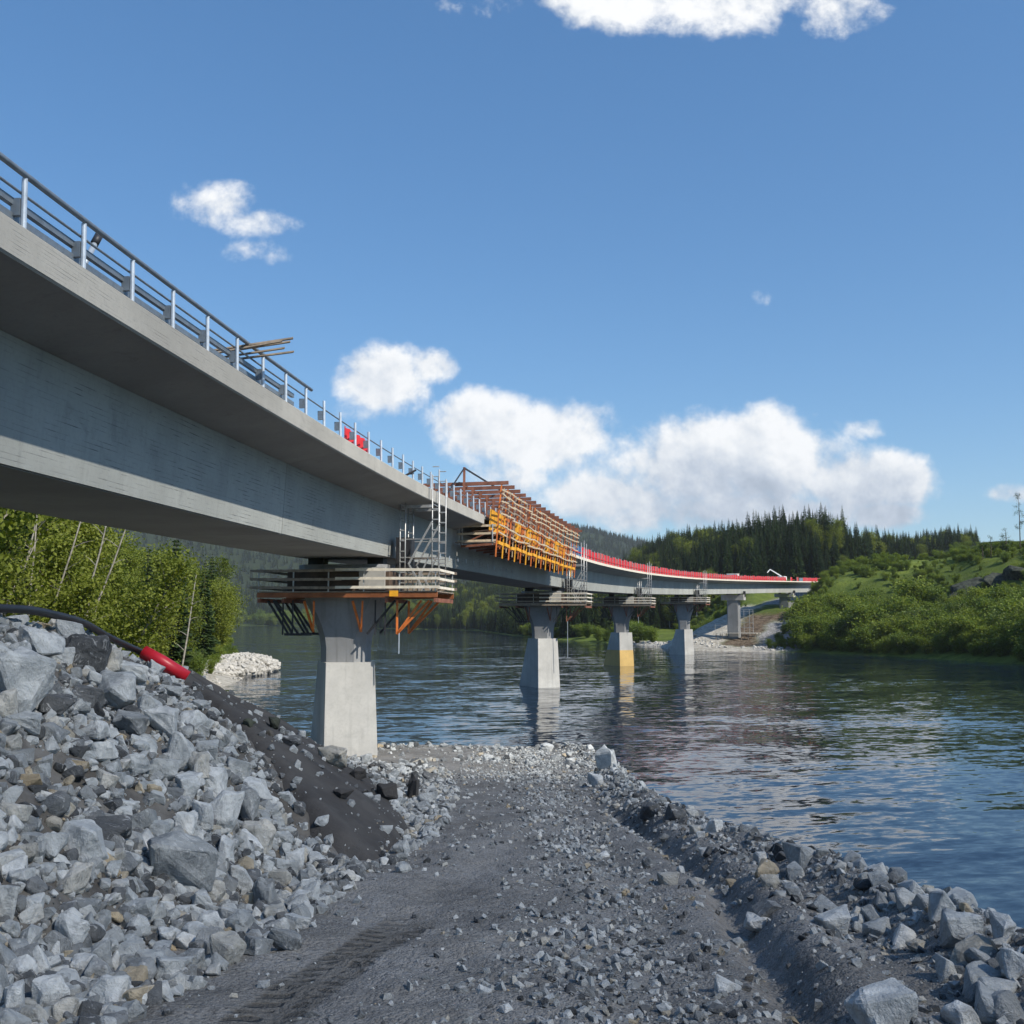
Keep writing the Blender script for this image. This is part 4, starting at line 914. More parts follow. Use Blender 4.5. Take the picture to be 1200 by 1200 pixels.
# red net fence panels and equipment seen through the formwork frame
# ---- red fence along the far half of the deck
fe = empty('safety_fence', BR(98, 4.2, 0), 'long run of red edge protection sheets along the far half of the deck', 'fence')
s = FORM_END + 2
k = 0
while s < END - 1:
    w = 2.2; mat = 'blue' if s < 100 else ('red')
    if k % 17 == 11: mat = 'whiteboard'
    if 306 < s < 325 and k % 3: s += 2.4; k += 1; continue
    h = random.uniform(1.0, 1.22)
    a, b = BR(s + .05, 4.2, .05), BR(s + w, 4.2, .05)
    MB().bar(BR(s + .05, 4.22, .05 + h / 2), BR(s + w, 4.22, .05 + h / 2), .04, h).build('panel', M[('redfaded' if random.random() < .35 else 'red') if mat != 'blue' else 'blue'], fe)
    MB().bar(BR(s, 4.28, -.1), BR(s, 4.28, 1.28), .07, .07).build('fence_post', M['scaff'], fe)
    if k % 2 == 0: MB().bar(BR(s, 4.30, .45), BR(s + 4.8, 4.30, .45), .03, .12).build('toe_board', M['red'], fe)
    s += 2.4; k += 1
for s, sz, lb in ((258, (2.6, 2.2, 1.5), 'white site box standing on the far part of the deck'), (336, (2.2, 2.0, 1.0), 'pale crate at the far end of the deck')):
    c = BR(s, 1.5, 0); r = empty('site_box', c, lb, 'box')
    MB().box(c + Vector((0, 0, sz[2] / 2 + .1)), sz, -head(s)).build('body', M['white'], r); MB().box(c + Vector((0, 0, sz[2] + .16)), (sz[0] + .2, sz[1] + .2, .1), -head(s)).build('lid', M['whiteboard'], r)
c = BR(312, 1.5, 0); mx = empty('concrete_pump', c, 'small white boom machine on the deck near the far end', 'machine')
MB().box(c + Vector((0, 0, .9)), (2.0, 3.2, 1.2), -head(312)).build('body', M['white'], mx); MB().bar(c + Vector((0, 0, 1.4)), c + Vector((-3.6, 0, 3.6)), .3, .3).build('boom', M['white'], mx); MB().bar(c + Vector((-3.6, 0, 3.6)), c + Vector((-4.6, -.5, 2.6)), .2, .2).build('boom_tip', M['white'], mx)
for o in (-.7, .7):
    for a in (-1.1, 1.1): MB().tube([c + Vector((o - .15, a, .3)), c + Vector((o + .15, a, .3))], .34, 12).build('wheel', M['black'], mx)

# ---- far abutment, container, land-pier scaffold
c = BR(END + 2.4, 0, 0); ab = empty('bridge_abutment', (c.x, c.y, terr(c.x, c.y)), 'concrete abutment under the far end of the bridge with brown shuttering', 'abutment')
MB().box(BR(END + 2.2, 0, -5.2), (9.0, 2.4, 3.6), -head(END)).build('bench', M['pier'], ab)
MB().box(BR(END + 3.6, 0, -2.2), (9.2, 1.2, 4.4), -head(END)).build('back_wall', M['pier'], ab)
MB().box(BR(END + 1.0, 4.9, -2.4), (.25, 2.2, 2.6), -head(END)).build('shutter', M['rust'], ab)
MB().box(BR(END + 2.0, 5.3, -3.4), (.25, 2.0, 3.4), -head(END)).build('shutter', M['orange'], ab)
p = at(976, 703, 330); g = terr(p.x, p.y)
p.z = max(p.z, g) ; ct = empty('site_container', (p.x, p.y, p.z - 1.2), 'blue site container under the far end of the bridge', 'container')
MB().box((p.x, p.y, p.z), (4.6, 2.4, 2.4), -.5).build('body', M['blue'], ct); MB().box((p.x, p.y, p.z + 1.27), (4.9, 2.7, .14), -.5).build('roof', M['whiteboard'], ct)
for o in (-1.3, 1.0): MB().box((p.x + o * math.cos(.5) - .62, p.y - o * math.sin(.5) - 1.1, p.z), (.9, .08, 1.6), -.5).build('door', M['galv'], ct)
s = PIERS[4]; c3 = BR(s, 0, 0); g = terr(c3.x, c3.y); zb = 4.0
sc = empty('pier_scaffold', (c3.x, c3.y, g), 'white scaffold and working deck round the land pier above the gravel beach', 'scaffold')
def Q(o, a, z): q = BR(s, o, 0); th = head(s); return Vector((q.x + a * math.sin(th), q.y + a * math.cos(th), z))
for a in (-2.4, -1.9, -1.4, 1.4, 1.9): MB().bar(Q(-4.6, a, zb), Q(6.4, a, zb), .45, .14).build('deck_board', M['whiteboard'], sc)
for o in (-4.2, -2.6, 2.4, 4.2, 6.0):
    for a in (-2.3, 1.9): MB().bar(Q(o, a, min(terr(*Q(o, a, 0).xy) - .4, zb - .2)), Q(o, a, zb), .14, .14).build('leg', M['oldtimber'], sc)
for o in (2.2, 4.6):
    for a in (-2.2, 1.8): MB().tube([Q(o, a, zb), Q(o, a, zb + 6.2)], .06, 6).build('standard', M['scaff'], sc)
for z in (1.4, 2.8, 4.2, 5.6, 6.1):
    for a in (-2.2, 1.8): MB().bar(Q(2.2, a, zb + z), Q(4.6, a, zb + z), .07, .1).build('ledger', M['scaff'], sc)
for o in (-4.4, -2.6): MB().bar(Q(o, -2.3, zb), Q(o, -2.3, zb + 2.2), .08, .08).build('standard', M['scaff'], sc)
MB().bar(Q(-4.4, -2.3, zb + 2.0), Q(-2.0, -2.3, zb + 2.0), .07, .1).build('ledger', M['scaff'], sc)

# ------------------------------------------------------------------ vegetation
def leaf_cards(C, size, rg, up=.35):
    """one small quad per centre in C (n,3)"""
    n = len(C); nrm = rg.normal(size=(n, 3)); nrm[:, 2] += up * np.sign(rg.random(n) - .15); nrm /= np.linalg.norm(nrm, axis=1)[:, None]
    a = np.cross(nrm, rg.normal(size=(n, 3))); a /= np.linalg.norm(a, axis=1)[:, None]; b = np.cross(nrm, a)
    s = (size * rg.uniform(.6, 1.35, n))[:, None]; a = a * s; b = b * s * .62
    V = np.stack([C - a, C - b * .9 + a * .1, C + a, C + b], 1).reshape(-1, 3)
    return V, np.arange(4 * n).reshape(n, 4)
def join_mesh(name, tri_list, mats):
    """join (V, F quads, material index) pieces"""
    V = []; F = []; mi = []; b = 0
    for v, f, m in tri_list: V.append(v); F.append(f + b); mi.append(np.full(len(f), m)); b += len(v)
    me = np_mesh(name, np.concatenate(V), np.concatenate(F), False, np.concatenate(mi))
    for m in mats: me.materials.append(m)
    return me
def tube_np(pts, rr, n=6):
    mb = MB(); mb.tube(pts, rr, n); f = [q for q in mb.f if len(q) == 4]; return np.array(mb.v), np.array(f)
def broadleaf(seed, h, cr, base, nb, per, leaf, lean=.0, stems=1, spread=.55, trunk_r=.11):
    """trunk + limbs, crown of leaf clumps strung along the twigs; returns (trunk mesh, crown mesh)"""
    rd = random.Random(seed); rg = np.random.default_rng(seed); wood = []; C = []
    for st_ in range(stems):
        az = rd.uniform(0, 6.28); ln = lean + (rd.uniform(.15, .45) if stems > 1 else rd.uniform(0, .10)); hh = h * rd.uniform(.82, 1.0)
        top = Vector((math.cos(az) * ln * hh, math.sin(az) * ln * hh, hh)); pts = []
        for k in range(8):
            t = k / 7; pts.append(Vector((top.x * t**1.3 + .12 * math.sin(3 * t + seed), top.y * t**1.3 + .12 * math.cos(4 * t + seed), hh * t)))
        tr = trunk_r * h / 10
        wood.append(tube_np(pts, [tr * (1 - .86 * k / 7) + .008 for k in range(8)], 7))
        m = nb // stems
        for j in range(m):
            t = base + (1 - base) * ((j + rd.random()) / m); k = min(6, int(t * 7)); p = pts[k].lerp(pts[k+1], t * 7 - k)
            prof = math.sin(math.pi * min(1, .12 + .88 * (1 - t) / (1 - base + .001)) ** .8) ** .7 if t < .97 else .2
            L = cr * max(.18, prof) * rd.uniform(.65, 1.1); a = rd.uniform(0, 6.28); el = rd.uniform(.15, .75) + .3 * t
            tip = p + Vector((math.cos(a) * math.cos(el), math.sin(a) * math.cos(el), math.sin(el))) * L
            mid = p.lerp(tip, .5) + Vector((0, 0, .06 * L))
            if j % 2 == 0: wood.append(tube_np([p, mid, tip], [tr * .3, tr * .16, .006], 4))
            q = rg.random(per)**.7; pos = np.array(p)[None] * ((1 - q)**2)[:, None] + 2 * np.array(mid)[None] * (q * (1 - q))[:, None] + np.array(tip)[None] * (q**2)[:, None]
            C.append(pos + rg.normal(size=(per, 3)) * (.10 + .16 * L) * np.array([1, 1, .75]))
    C = np.concatenate(C); C = C[C[:, 2] > .05]
    V, F = leaf_cards(C, leaf, rg)
    return (join_mesh('trunk', [(v, f, 0) for v, f in wood], [M['birchbark']]), V, F)
def spruce(seed, h, r, tiers=26, per=9):
    """drooping whorls of ragged boughs round a straight stem"""
    rg = np.random.default_rng(seed); Vs = []; b = 0; Fs = []
    for k in range(tiers):
        t = k / (tiers - 1); z = h * (.06 + .92 * t**.92); R_ = r * (1 - t)**.82 * rg.uniform(.82, 1.12) + .12
        n = max(4, int(per * (1 - .45 * t)))
        for j in range(n):
            a = 2 * math.pi * (j + rg.random()) / n; L = R_ * rg.uniform(.6, 1.15); dr = rg.uniform(.25, .55) * L; d = np.array([math.cos(a), math.sin(a), 0]); w = np.array([-d[1], d[0], 0]); p = np.array([0, 0, z])
            wid = .34 * L + .10; 
            for q0, q1, w0, w1 in ((.05, .6, .35, 1.0), (.5, 1.05, 1.0, .12)):
                A = p + d * L * q0 - np.array([0, 0, dr * q0**1.5]); B = p + d * L * q1 - np.array([0, 0, dr * q1**1.5]) + np.array([0, 0, .1 * L * q1])
                sg = np.array([0, 0, -.22 * L * rg.uniform(.4, 1.3)])
                Vs += [A - w * wid * w0 * .5 + sg * w0, A + w * wid * w0 * .5 + sg * w0 * .6, B + w * wid * w1 * .5 + sg * w1, B - w * wid * w1 * .5 + sg * w1 * .7]; Fs.append((b, b+1, b+2, b+3)); b += 4
            A = p + d * L * .35 - np.array([0, 0, dr * .2]); B = p + d * L * .95 - np.array([0, 0, dr * .9]); hg = np.array([0, 0, -.30 * L - .18])
            Vs += [A, B, B + hg * .4, A + hg]; Fs.append((b, b+1, b+2, b+3)); b += 4
    V = np.array(Vs); F = np.array(Fs)
    tv, tf = tube_np([(0, 0, 0), (0, 0, h * .5), (0, 0, h)], [.012 * h, .008 * h, .01], 5)
    return V, F, tv, tf

# prototypes
BIR = []
for i in range(6):
    tm, V, F = broadleaf(500 + i, 10, 2.6 + .3 * (i % 3), .12 + .06 * (i % 3), 95, 120, .115, stems=1 if i % 3 else 2)
    BIR.append((tm, join_mesh('crown', [(V, F, 0)], [M['birchleaf']])))
BUS = []
for i in range(6):
    tm, V, F = broadleaf(600 + i, 5, 2.3, .04, 80, 60, .15, stems=5, trunk_r=.10)
    BUS.append((tm, join_mesh('crown', [(V, F, 0)], [M['bushleaf']])))
SPR = []
for i in range(5):
    V, F, tv, tf = spruce(700 + i, 20, 3.0 + .25 * (i % 3), 34, 11)
    SPR.append((join_mesh('trunk', [(tv, tf, 0)], [M['bark']]), join_mesh('crown', [(V, F, 0)], [M['spruce']]), join_mesh('spruce_tree', [(tv, tf, 1), (V, F, 0)], [M['spruce'], M['bark']])))
def place_tree(name, proto, x, y, z, sc, rz, label, cat, group, lean=(0, 0)):
    o = bpy.data.objects.new(name, None); COL.objects.link(o); o.location = (x, y, z); o.scale = (sc[0], sc[0], sc[1]); o.rotation_euler = (lean[0], lean[1], rz)
    for nm, me in zip(('trunk', 'crown'), proto[:2]):
        c = bpy.data.objects.new(nm, me); COL.objects.link(c); c.parent = o
    return tag(o, label, cat, group)

# left bank: birches and alders under the bridge, a few spruces among them
rd = random.Random(11); spots = []
def far_enough(x, y, r, L):
    return all((a - x)**2 + (b - y)**2 > r * r for a, b in L)
tries = 0
while len(spots) < 92 and tries < 6000:
    tries += 1; y = rd.uniform(44, 232); x = -rd.uniform(14, 150); d = float(river_d(np.array(x), np.array(y)))
    if not (4.5 < d < 42) or x / y < -.66 or x / y > -.22: continue
    if y < 75 and d < 7: continue
    if not far_enough(x, y, 3.0, spots): continue
    spots.append((x, y))
for k, (x, y) in enumerate(spots):
    d = float(river_d(np.array(x), np.array(y))); h = (11 + 5.5 * rd.random()) * (1 if d > 9 else .8); 
    place_tree('birch_tree', BIR[k % 6], x, y, terr(x, y) - .2, (h / 10 * rd.uniform(.9, 1.15), h / 10), rd.uniform(0, 6.28), 'bright green leafy birch or alder on the left river bank behind the rubble', 'tree', 'leafy trees on the left bank', (rd.uniform(-.08, .08), rd.uniform(-.04, .12)))
for k, (px, Y, h) in enumerate([(203, 112, 17), (246, 160, 17), (238, 146, 15), (20, 66, 14), (6, 60, 13), (170, 105, 14)]):
    p = at(px, 750, Y); place_tree('spruce_tree', SPR[k % 5], p.x, Y, terr(p.x, Y) - .3, (h / 20, h / 20), k, 'dark spruce standing among the birches on the left bank', 'tree', 'spruces among the birches')
# pale bare-stemmed birches in front of the thicket
for k, (px0, py0, px1, py1, Y) in enumerate([(62, 712, 105, 575, 58), (20, 700, 48, 585, 62), (112, 712, 150, 612, 60), (105, 690, 128, 600, 66), (34, 705, 44, 590, 60), (212, 790, 226, 700, 104), (8, 705, 35, 650, 58)]):
    a = at(px0, py0, Y); b = at(px1, py1, Y + 1.0); g = terr(a.x, Y); root = empty('birch_tree', (a.x, a.y, g), 'slender pale birch trunk leaning right in front of the left thicket', 'tree', 'pale leaning birch trunks')
    base = Vector((a.x - (b.x - a.x) * .35 * max(0, (a.z - g)) / max(.5, b.z - a.z), Y, g - .2)); dirv = b - a; tip = b + dirv * .35
    r0 = .045 * Y / 45
    MB().tube([base, a, a.lerp(b, .5) + Vector((.06, 0, 0)), b, tip], [r0 * 1.5, r0, r0 * .85, r0 * .6, r0 * .2], 7).build('trunk', M['birchbark'], root, True)
    for j in range(4):
        t = .3 + .2 * j; p = a.lerp(b, t); q = p + Vector((rd.choice((-1, 1)) * rd.uniform(.5, 1.3), rd.uniform(-.3, .3), rd.uniform(.3, 1.0)))
        MB().tube([p, p.lerp(q, .5) + Vector((0, 0, .08)), q], [r0 * .45, r0 * .3, r0 * .08], 5).build('branch', M['birchbark'], root)

# right bank: willow and alder thicket down to the water, spread up the slope
rd = random.Random(5); spots = []; tries = 0
while len(spots) < 190 and tries < 12000:
    tries += 1; y = rd.uniform(120, 345); x = rd.uniform(55, 150); d = float(river_d(np.array(x), np.array(y)))
    if not (1.2 < d < 25) or x / y > .60 or x / y < .278 - .0006 * max(0, y - 300): continue
    s_, off = br_coords(np.array(x), np.array(y))
    if abs(off + 2) < 11 or (s_ > 255 and off < 13) or (s_ > 322 and off < 24): continue
    if rd.random() < (d - 9) / 20: continue
    if not far_enough(x, y, 2.3 + .03 * d, spots): continue
    spots.append((x, y))
for k, (x, y) in enumerate(spots):
    d = float(river_d(np.array(x), np.array(y))); h = rd.uniform(3.4, 6.4) if d > 4 else rd.uniform(2.2, 4.0)
    if rd.random() < .12: h *= 1.35
    place_tree('bush', BUS[k % 6], x, y, terr(x, y) - .15, (h / 5 * rd.uniform(.95, 1.3), h / 5), rd.uniform(0, 6.28), 'rounded green willow bush in the thicket on the right river bank', 'bush', 'willow thicket on the right bank')
# bushes by the far water's edge beneath the bridge
for k in range(34):
    for _ in range(60):
        y = rd.uniform(300, 470); x = rd.uniform(-5, 62); d = float(river_d(np.array(x), np.array(y)))
        s_, off = br_coords(np.array(x), np.array(y))
        if 1 < d < 9 and off < -16: break
    h = rd.uniform(2.5, 5.5)
    place_tree('bush', BUS[k % 6], x, y, terr(x, y) - .15, (h / 5 * 1.25, h / 5), rd.uniform(0, 6.28), 'bright green bush at the far water line under the bridge', 'bush', 'bushes on the far shore under the bridge')

# spruce forest on the hills behind the bridge: nearest 300 as trees, the rest as one wood
fr = np.random.default_rng(21); N = 44000
X = fr.uniform(-160, 460, N); Y = fr.uniform(380, 980, N); D = river_d(X, Y); sB, oB = br_coords(X, Y)
ok = (D > 2.5) & (X / Y > -.26) & (X / Y < .455 + .0 * Y) & ~((sB > 300) & (abs(oB) < 13) & (Y < 440)) & ~((X > 92) & (Y < 388 + .05 * (X - 92)) ) & ~((X / Y > .35) & (Y < 470 + 900 * (X / Y - .35)))
ok &= ~((X / Y > .055) & (X / Y < .118) & (Y > 560) & (Y < 760) & (fr.random(N) < .93))      # the pale clearing left of the dark wood
X, Y = X[ok], Y[ok]
keep = []; cell = {}
for i in np.argsort(Y):
    k = (int(X[i] // 4), int(Y[i] // 4))
    if any(cell.get((k[0] + a, k[1] + b)) is not None and (X[cell[(k[0]+a, k[1]+b)]] - X[i])**2 + (Y[cell[(k[0]+a, k[1]+b)]] - Y[i])**2 < 7 for a in (-1, 0, 1) for b in (-1, 0, 1)): continue
    cell[k] = i; keep.append(i)
X, Y = X[keep], Y[keep]; Z = T(X, Y); Hh = fr.uniform(11, 21, len(X)) * np.where(river_d(X, Y) < 18, .8, 1); vis = np.argsort(Y / Hh * 15)
near = vis[:300]; rest = vis[300:]
bir = fr.random(len(X)) < .05 + .14 * (vnoise(X / 40, Y / 40, 4) > .62)
for k, i in enumerate(near):
    if bir[i]: place_tree('birch_tree', BIR[k % 6], X[i], Y[i], Z[i] - .3, (Hh[i] / 12, Hh[i] / 12), float(X[i]), 'light green birch among the spruces on the far bank behind the bridge', 'tree', 'birches in the far wood')
    else:
        o = bpy.data.objects.new('spruce_tree', SPR[k % 5][2]); COL.objects.link(o); o.location = (X[i], Y[i], Z[i] - .3); q = Hh[i] / 20; o.scale = (q * fr.uniform(.85, 1.2), q * fr.uniform(.85, 1.2), q); o.rotation_euler = (0, 0, float(X[i]))
        tag(o, 'dark spruce in the front rows of the wood behind the bridge', 'tree', 'spruces in the far wood')

def gn_scatter(name, pts, scales, source_mesh_list, label, cat):
    """one object that instances the given tree meshes on points (geometry nodes)"""
    root = None
    n = len(source_mesh_list); me = bpy.data.meshes.new(name); me.vertices.add(len(pts)); me.vertices.foreach_set('co', np.asarray(pts, np.float32).ravel())
    for nm, arr, typ in (('sc', scales, 'FLOAT'), ('rot', rng.uniform(0, 6.28, len(pts)), 'FLOAT'), ('pick', rng.integers(0, n, len(pts)), 'INT')):
        at_ = me.attributes.new(nm, typ, 'POINT'); at_.data.foreach_set('value', np.asarray(arr, np.float32 if typ == 'FLOAT' else np.int32))
    o = link(name, me); g = bpy.data.node_groups.new(name, 'GeometryNodeTree')
    g.interface.new_socket('Geometry', in_out='INPUT', socket_type='NodeSocketGeometry'); g.interface.new_socket('Geometry', in_out='OUTPUT', socket_type='NodeSocketGeometry')
    N_ = g.nodes; L = g.links; gi = N_.new('NodeGroupInput'); go = N_.new('NodeGroupOutput')
    def attr(nm, typ):
        a = N_.new('GeometryNodeInputNamedAttribute'); a.data_type = typ; a.inputs['Name'].default_value = nm; return a.outputs['Attribute']
    j = N_.new('GeometryNodeJoinGeometry')
    g2i = N_.new('GeometryNodeGeometryToInstance')
    for src in reversed(source_mesh_list):
        oi = N_.new('GeometryNodeObjectInfo'); oi.inputs['Object'].default_value = src; oi.inputs['As Instance'].default_value = True; L.new(oi.outputs['Geometry'], j.inputs[0])
    ip = N_.new('GeometryNodeInstanceOnPoints'); L.new(gi.outputs[0], ip.inputs['Points']); L.new(j.outputs[0], ip.inputs['Instance']); ip.inputs['Pick Instance'].default_value = True
    L.new(attr('pick', 'INT'), ip.inputs['Instance Index'])
    cx = N_.new('ShaderNodeCombineXYZ'); L.new(attr('rot', 'FLOAT'), cx.inputs[2]); L.new(cx.outputs[0], ip.inputs['Rotation']); L.new(attr('sc', 'FLOAT'), ip.inputs['Scale'])
    L.new(ip.outputs[0], go.inputs[0])
    md = o.modifiers.new('scatter', 'NODES'); md.node_group = g
    return tag(o, label, cat, None, 'stuff')
# source trees for the scatters are real trees of the wood (one per shape)
def src_tree(me, x, y, lab, nm='spruce_tree', sc=1, cat='tree', grp='spruces in the far wood'):
    o = bpy.data.objects.new(nm, me); COL.objects.link(o); o.location = (x, y, terr(x, y) - .3); o.scale = (sc,) * 3; return tag(o, lab, cat, grp)
def one_mesh(proto):
    bm = []
    for k, me in enumerate(proto[:2]):
        V = np.empty(len(me.vertices) * 3, np.float32); me.vertices.foreach_get('co', V); F = np.empty(len(me.loops), np.int32); me.loops.foreach_get('vertex_index', F); bm.append((V.reshape(-1, 3), F.reshape(-1, 4), k))
    return join_mesh('leafy_tree', bm, [proto[0].materials[0], proto[1].materials[0]])
srcs = [src_tree(SPR[k][2], 60 + 22 * k, 470 + 3 * k, 'dark spruce in the front rows of the wood behind the bridge', sc=.85) for k in range(4)]
rest_s = rest[~bir[rest]]; rest_b = rest[bir[rest]]
gn_scatter('spruce_wood', np.stack([X, Y, Z - .3], -1)[rest_s], Hh[rest_s] / 20, srcs, 'dense spruce wood covering the hills behind the bridge', 'wood')
bmesh1 = one_mesh(BIR[1]); bmesh2 = one_mesh(BIR[4])
srcb = [src_tree(bmesh1, 48, 420, 'light green birch among the spruces on the far bank behind the bridge', 'birch_tree', 1.1, grp='birches in the far wood'), src_tree(bmesh2, 30, 452, 'light green birch among the spruces on the far bank behind the bridge', 'birch_tree', 1.1, grp='birches in the far wood')]
gn_scatter('birch_wood', np.stack([X, Y, Z - .3], -1)[rest_b], Hh[rest_b] / 12, srcb, 'light green birches mixed into the spruce wood behind the bridge', 'wood')
# far fells up the valley
N = 26000; X = fr.uniform(-1500, 900, N); Y = fr.uniform(980, 3300, N); D = river_d(X, Y); ok = (D > 8) & (X / Y > -.46) & (X / Y < .25) & (fr.random(N) < np.where(Y < 1600, 1, .75)); X, Y, D = X[ok], Y[ok], D[ok]; Z = T(X, Y)
lowb = (D < 45) & (Y < 1700)
gn_scatter('fell_forest', np.stack([X, Y, Z - .3], -1)[~lowb], fr.uniform(.65, 1.1, int((~lowb).sum())), srcs, 'hazy conifer forest on the fell up the valley', 'forest')
shore_pts = np.stack([X, Y, Z - .3], -1)[lowb]
# low scrub over the right hillside
N = 38000; X = fr.uniform(60, 190, N); Y = fr.uniform(110, 420, N); D = river_d(X, Y); sB, oB = br_coords(X, Y)
ok = (D > 3) & (X / Y < .66) & ~((sB > 230) & (abs(oB) < 12)) & ~((sB > 322) & (abs(oB) < 20)) & (fr.random(N) < np.clip(.42 + 2.4 * fbm(X / 11, Y / 11, 3, 15), .08, 1)); X, Y = X[ok], Y[ok]; Z = T(X, Y)
bs = one_mesh(BUS[0]); bs2 = one_mesh(BUS[3])
srcu = [src_tree(bs, 92, 188, 'low rounded bush on the right slope above the thicket', 'bush', .8, 'bush', 'bushes on the right slope'), src_tree(bs2, 99, 205, 'low rounded bush on the right slope above the thicket', 'bush', .8, 'bush', 'bushes on the right slope')]
gn_scatter('shore_thicket', np.repeat(shore_pts, 2, 0) + np.random.default_rng(4).normal(size=(2 * len(shore_pts), 3)) * np.array([6, 6, 0]), fr.uniform(1.2, 2.6, 2 * len(shore_pts)), srcu, 'pale green trees along the far end of the river', 'forest')
gn_scatter('hillside_scrub', np.stack([X, Y, Z - .1], -1), (.08 + .40 * fr.random(len(X))**2.4), srcu, 'low green scrub covering the right hillside', 'scrub')
# undergrowth on the left bank
N = 1500; X = fr.uniform(-130, -12, N); Y = fr.uniform(40, 240, N); D = river_d(X, Y); ok = (D > 2.5) & (D < 34) & (X / Y > -.66); X, Y = X[ok], Y[ok]; Z = T(X, Y)
gn_scatter('bank_undergrowth', np.stack([X, Y, Z - .1], -1), fr.uniform(.2, .55, len(X)), srcu, 'leafy undergrowth between the trees on the left bank', 'undergrowth')

# ------------------------------------------------------------------ the passing cumulus that shades the causeway (out of frame, towards the sun) and the air of the valley
def cloud_obj():
    bm = bmesh.new(); bmesh.ops.create_icosphere(bm, subdivisions=5, radius=1.0)
    for v in bm.verts:
        n = v.co.normalized(); k = 1 + .16 * mnoise.noise(n * 2.3) + .10 * mnoise.noise(n * 5.1 + Vector((3, 1, 2)))
        v.co = Vector((n.x * 74 * k, n.y * 112 * k, n.z * (46 if n.z > 0 else 22) * k))
    me = bpy.data.meshes.new('cumulus_cloud'); bm.to_mesh(me); bm.free()
    o = link('cumulus_cloud', me); alt = 620.0; k = alt / SUNDIR.z
    o.location = (38 + SUNDIR.x * k, -66 + SUNDIR.y * k, alt)
    m = bpy.data.materials.new('cloud vapour'); m.use_nodes = True; t = NT(m.node_tree); t.n.clear(); out = t.add('ShaderNodeOutputMaterial'); v = t.add('ShaderNodeVolumePrincipled')
    v.inputs['Color'].default_value = (1, 1, 1, 1); v.inputs['Density'].default_value = .013; v.inputs['Anisotropy'].default_value = .5; t.l.new(v.outputs[0], out.inputs['Volume'])
    me.materials.append(m)
    tag(o, 'white cumulus cloud drifting overhead between the sun and the causeway', 'cloud', None, 'stuff')
cloud_obj()

# heap of pale riprap on the gravel point of the left bank
c = at(281, 792, 144); c.z = terr(c.x, c.y)
hpz = empty('riprap_heap', c, 'heap of white sunlit rocks on the gravel point of the left bank', 'rock heap')
rp = np.random.default_rng(3); bm = bmesh.new(); bmesh.ops.create_uvsphere(bm, u_segments=20, v_segments=12, radius=1)
for v in bm.verts: v.co = Vector((v.co.x * 4.0, v.co.y * 15, v.co.z * 2.1)) * (1 + .15 * mnoise.noise(v.co * 3)) + c
me = bpy.data.meshes.new('core'); bm.to_mesh(me); bm.free(); link('core', me, M['sand'], hpz)
a_ = rp.uniform(0, 6.28, 900); e_ = rp.uniform(0, 1.5, 900); sz = rp.uniform(.35, 1.0, 900)
pts_ = np.stack([c.x + 4.1 * np.cos(a_) * np.cos(e_), c.y + 15 * np.sin(a_) * np.cos(e_), c.z + 2.1 * np.sin(e_)], -1)
M['paleriprap'] = m_plain('pale riprap', (.40, .385, .35), .85, .35, 1.5, 0, .4, 8, .05)
scatter_mesh('riprap', pts_, sz, MIDA, M['paleriprap'], hpz)
# pebbles and cobbles of the gravel shore, and stone on the far beach
n = 2600; y_ = rp.uniform(88, 225, n); x_ = rp.uniform(-70, -20, n); d_ = river_d(x_, y_); k_ = (d_ > -.3) & (d_ < 7); x_, y_ = x_[k_], y_[k_]; s1 = .15 + .5 * rp.random(len(x_))**3
x2 = rp.uniform(24, 80, 5000); y2 = rp.uniform(225, 330, 5000); d2 = river_d(x2, y2); k_ = (d2 > .1) & (d2 < 6) & (x2 < 64); x2, y2 = x2[k_], y2[k_]; s2 = .2 + 1.1 * rp.random(len(x2))**4
xx = np.concatenate([x_, x2]); yy = np.concatenate([y_, y2]); tag(scatter_mesh('shore_stones', np.stack([xx, yy, T(xx, yy) + .05], -1), np.concatenate([s1, s2]), MIDA, M['paleriprap']), 'pale stones strewn along the sunlit gravel shores', 'stones')
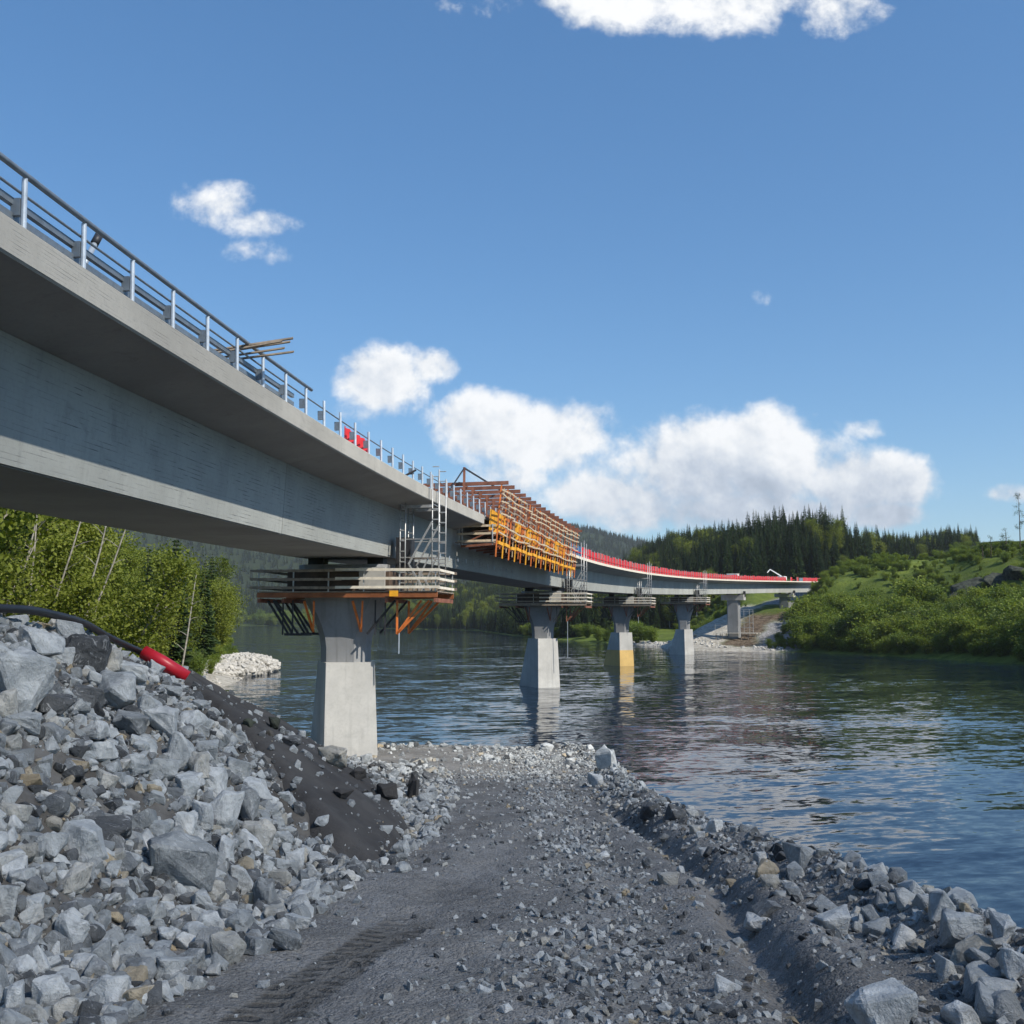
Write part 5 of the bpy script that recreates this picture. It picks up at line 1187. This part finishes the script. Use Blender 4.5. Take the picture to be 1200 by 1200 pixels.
# dark crags on the right hill
rd = random.Random(8)
crag = []
for k, (px, py, Y, w) in enumerate([(1135, 664, 236, 8), (1168, 654, 232, 8), (1196, 648, 228, 9), (1118, 675, 236, 5)]):
    p = at(px, py, Y); g = terr(p.x, p.y); o = bpy.data.objects.new('rock_outcrop', ROCKS[k * 2].copy()); o.data.materials.clear(); o.data.materials.append(M['crag']); COL.objects.link(o)
    o.location = (p.x, p.y, g - .5); o.scale = (w, w * .9, 4.5); o.rotation_euler = (.2, -.25, k); tag(o, ['dark crag in the middle of the right hill, second from the left', 'dark crag on the right hill, third from the left', 'dark crag at the right picture edge below the skyline', 'small low crag, leftmost on the right hill'][k], 'outcrop', 'crags on the right hill')
# thin trees on the right skyline
for k, (px, h) in enumerate([(1195, 13), (1160, 5), (1178, 6), (1150, 4)]):
    p = at(px, 630, 250); g = terr(p.x, p.y); r = empty('pine_tree', (p.x, p.y, g), ['tall thin sparse pine on the right skyline', 'small bare sapling on the right skyline, second from the left', 'small bare sapling next to the tall thin pine', 'leftmost small sapling on the right skyline'][k], 'tree')
    MB().tube([(p.x, p.y, g - .3), (p.x + .2, p.y, g + h * .6), (p.x + .1, p.y, g + h)], [.14, .09, .02], 6).build('trunk', M['bark'], r)
    C = []
    for j in range(int(h * 1.6)):
        z = g + h * rd.uniform(.3, 1); a = rd.uniform(0, 6.28); L = rd.uniform(.5, 1.6) * (1.1 - (z - g) / h) + .3; q = Vector((p.x + L * math.cos(a), p.y + L * math.sin(a), z + .3)); MB().tube([(p.x + .12, p.y, z), q], [.03, .01], 4).build('branch', M['bark'], r)
        C.append(np.array(q) + rp.normal(size=(40, 3)) * .28)
    V, F = leaf_cards(np.concatenate(C), .10, rp); link('crown', join_mesh('crown', [(V, F, 0)], [M['spruce']]), None, r)
# ------------------------------------------------------------------ the faint summer haze of the valley
top = float(GZMAX) + 40
hb = MB().box((0, 4250, (top - 6.2) / 2), (12400, 9900, top + 6.2)).mesh('haze'); ho = link('haze', hb)
m = bpy.data.materials.new('valley haze'); m.use_nodes = True; t = NT(m.node_tree); t.n.clear(); out = t.add('ShaderNodeOutputMaterial'); v = t.add('ShaderNodeVolumePrincipled')
v.inputs['Color'].default_value = (.86, .93, 1, 1); v.inputs['Density'].default_value = .00007; v.inputs['Anisotropy'].default_value = .1; t.l.new(v.outputs[0], out.inputs['Volume']); hb.materials.append(m)
tag(ho, kind='stuff')
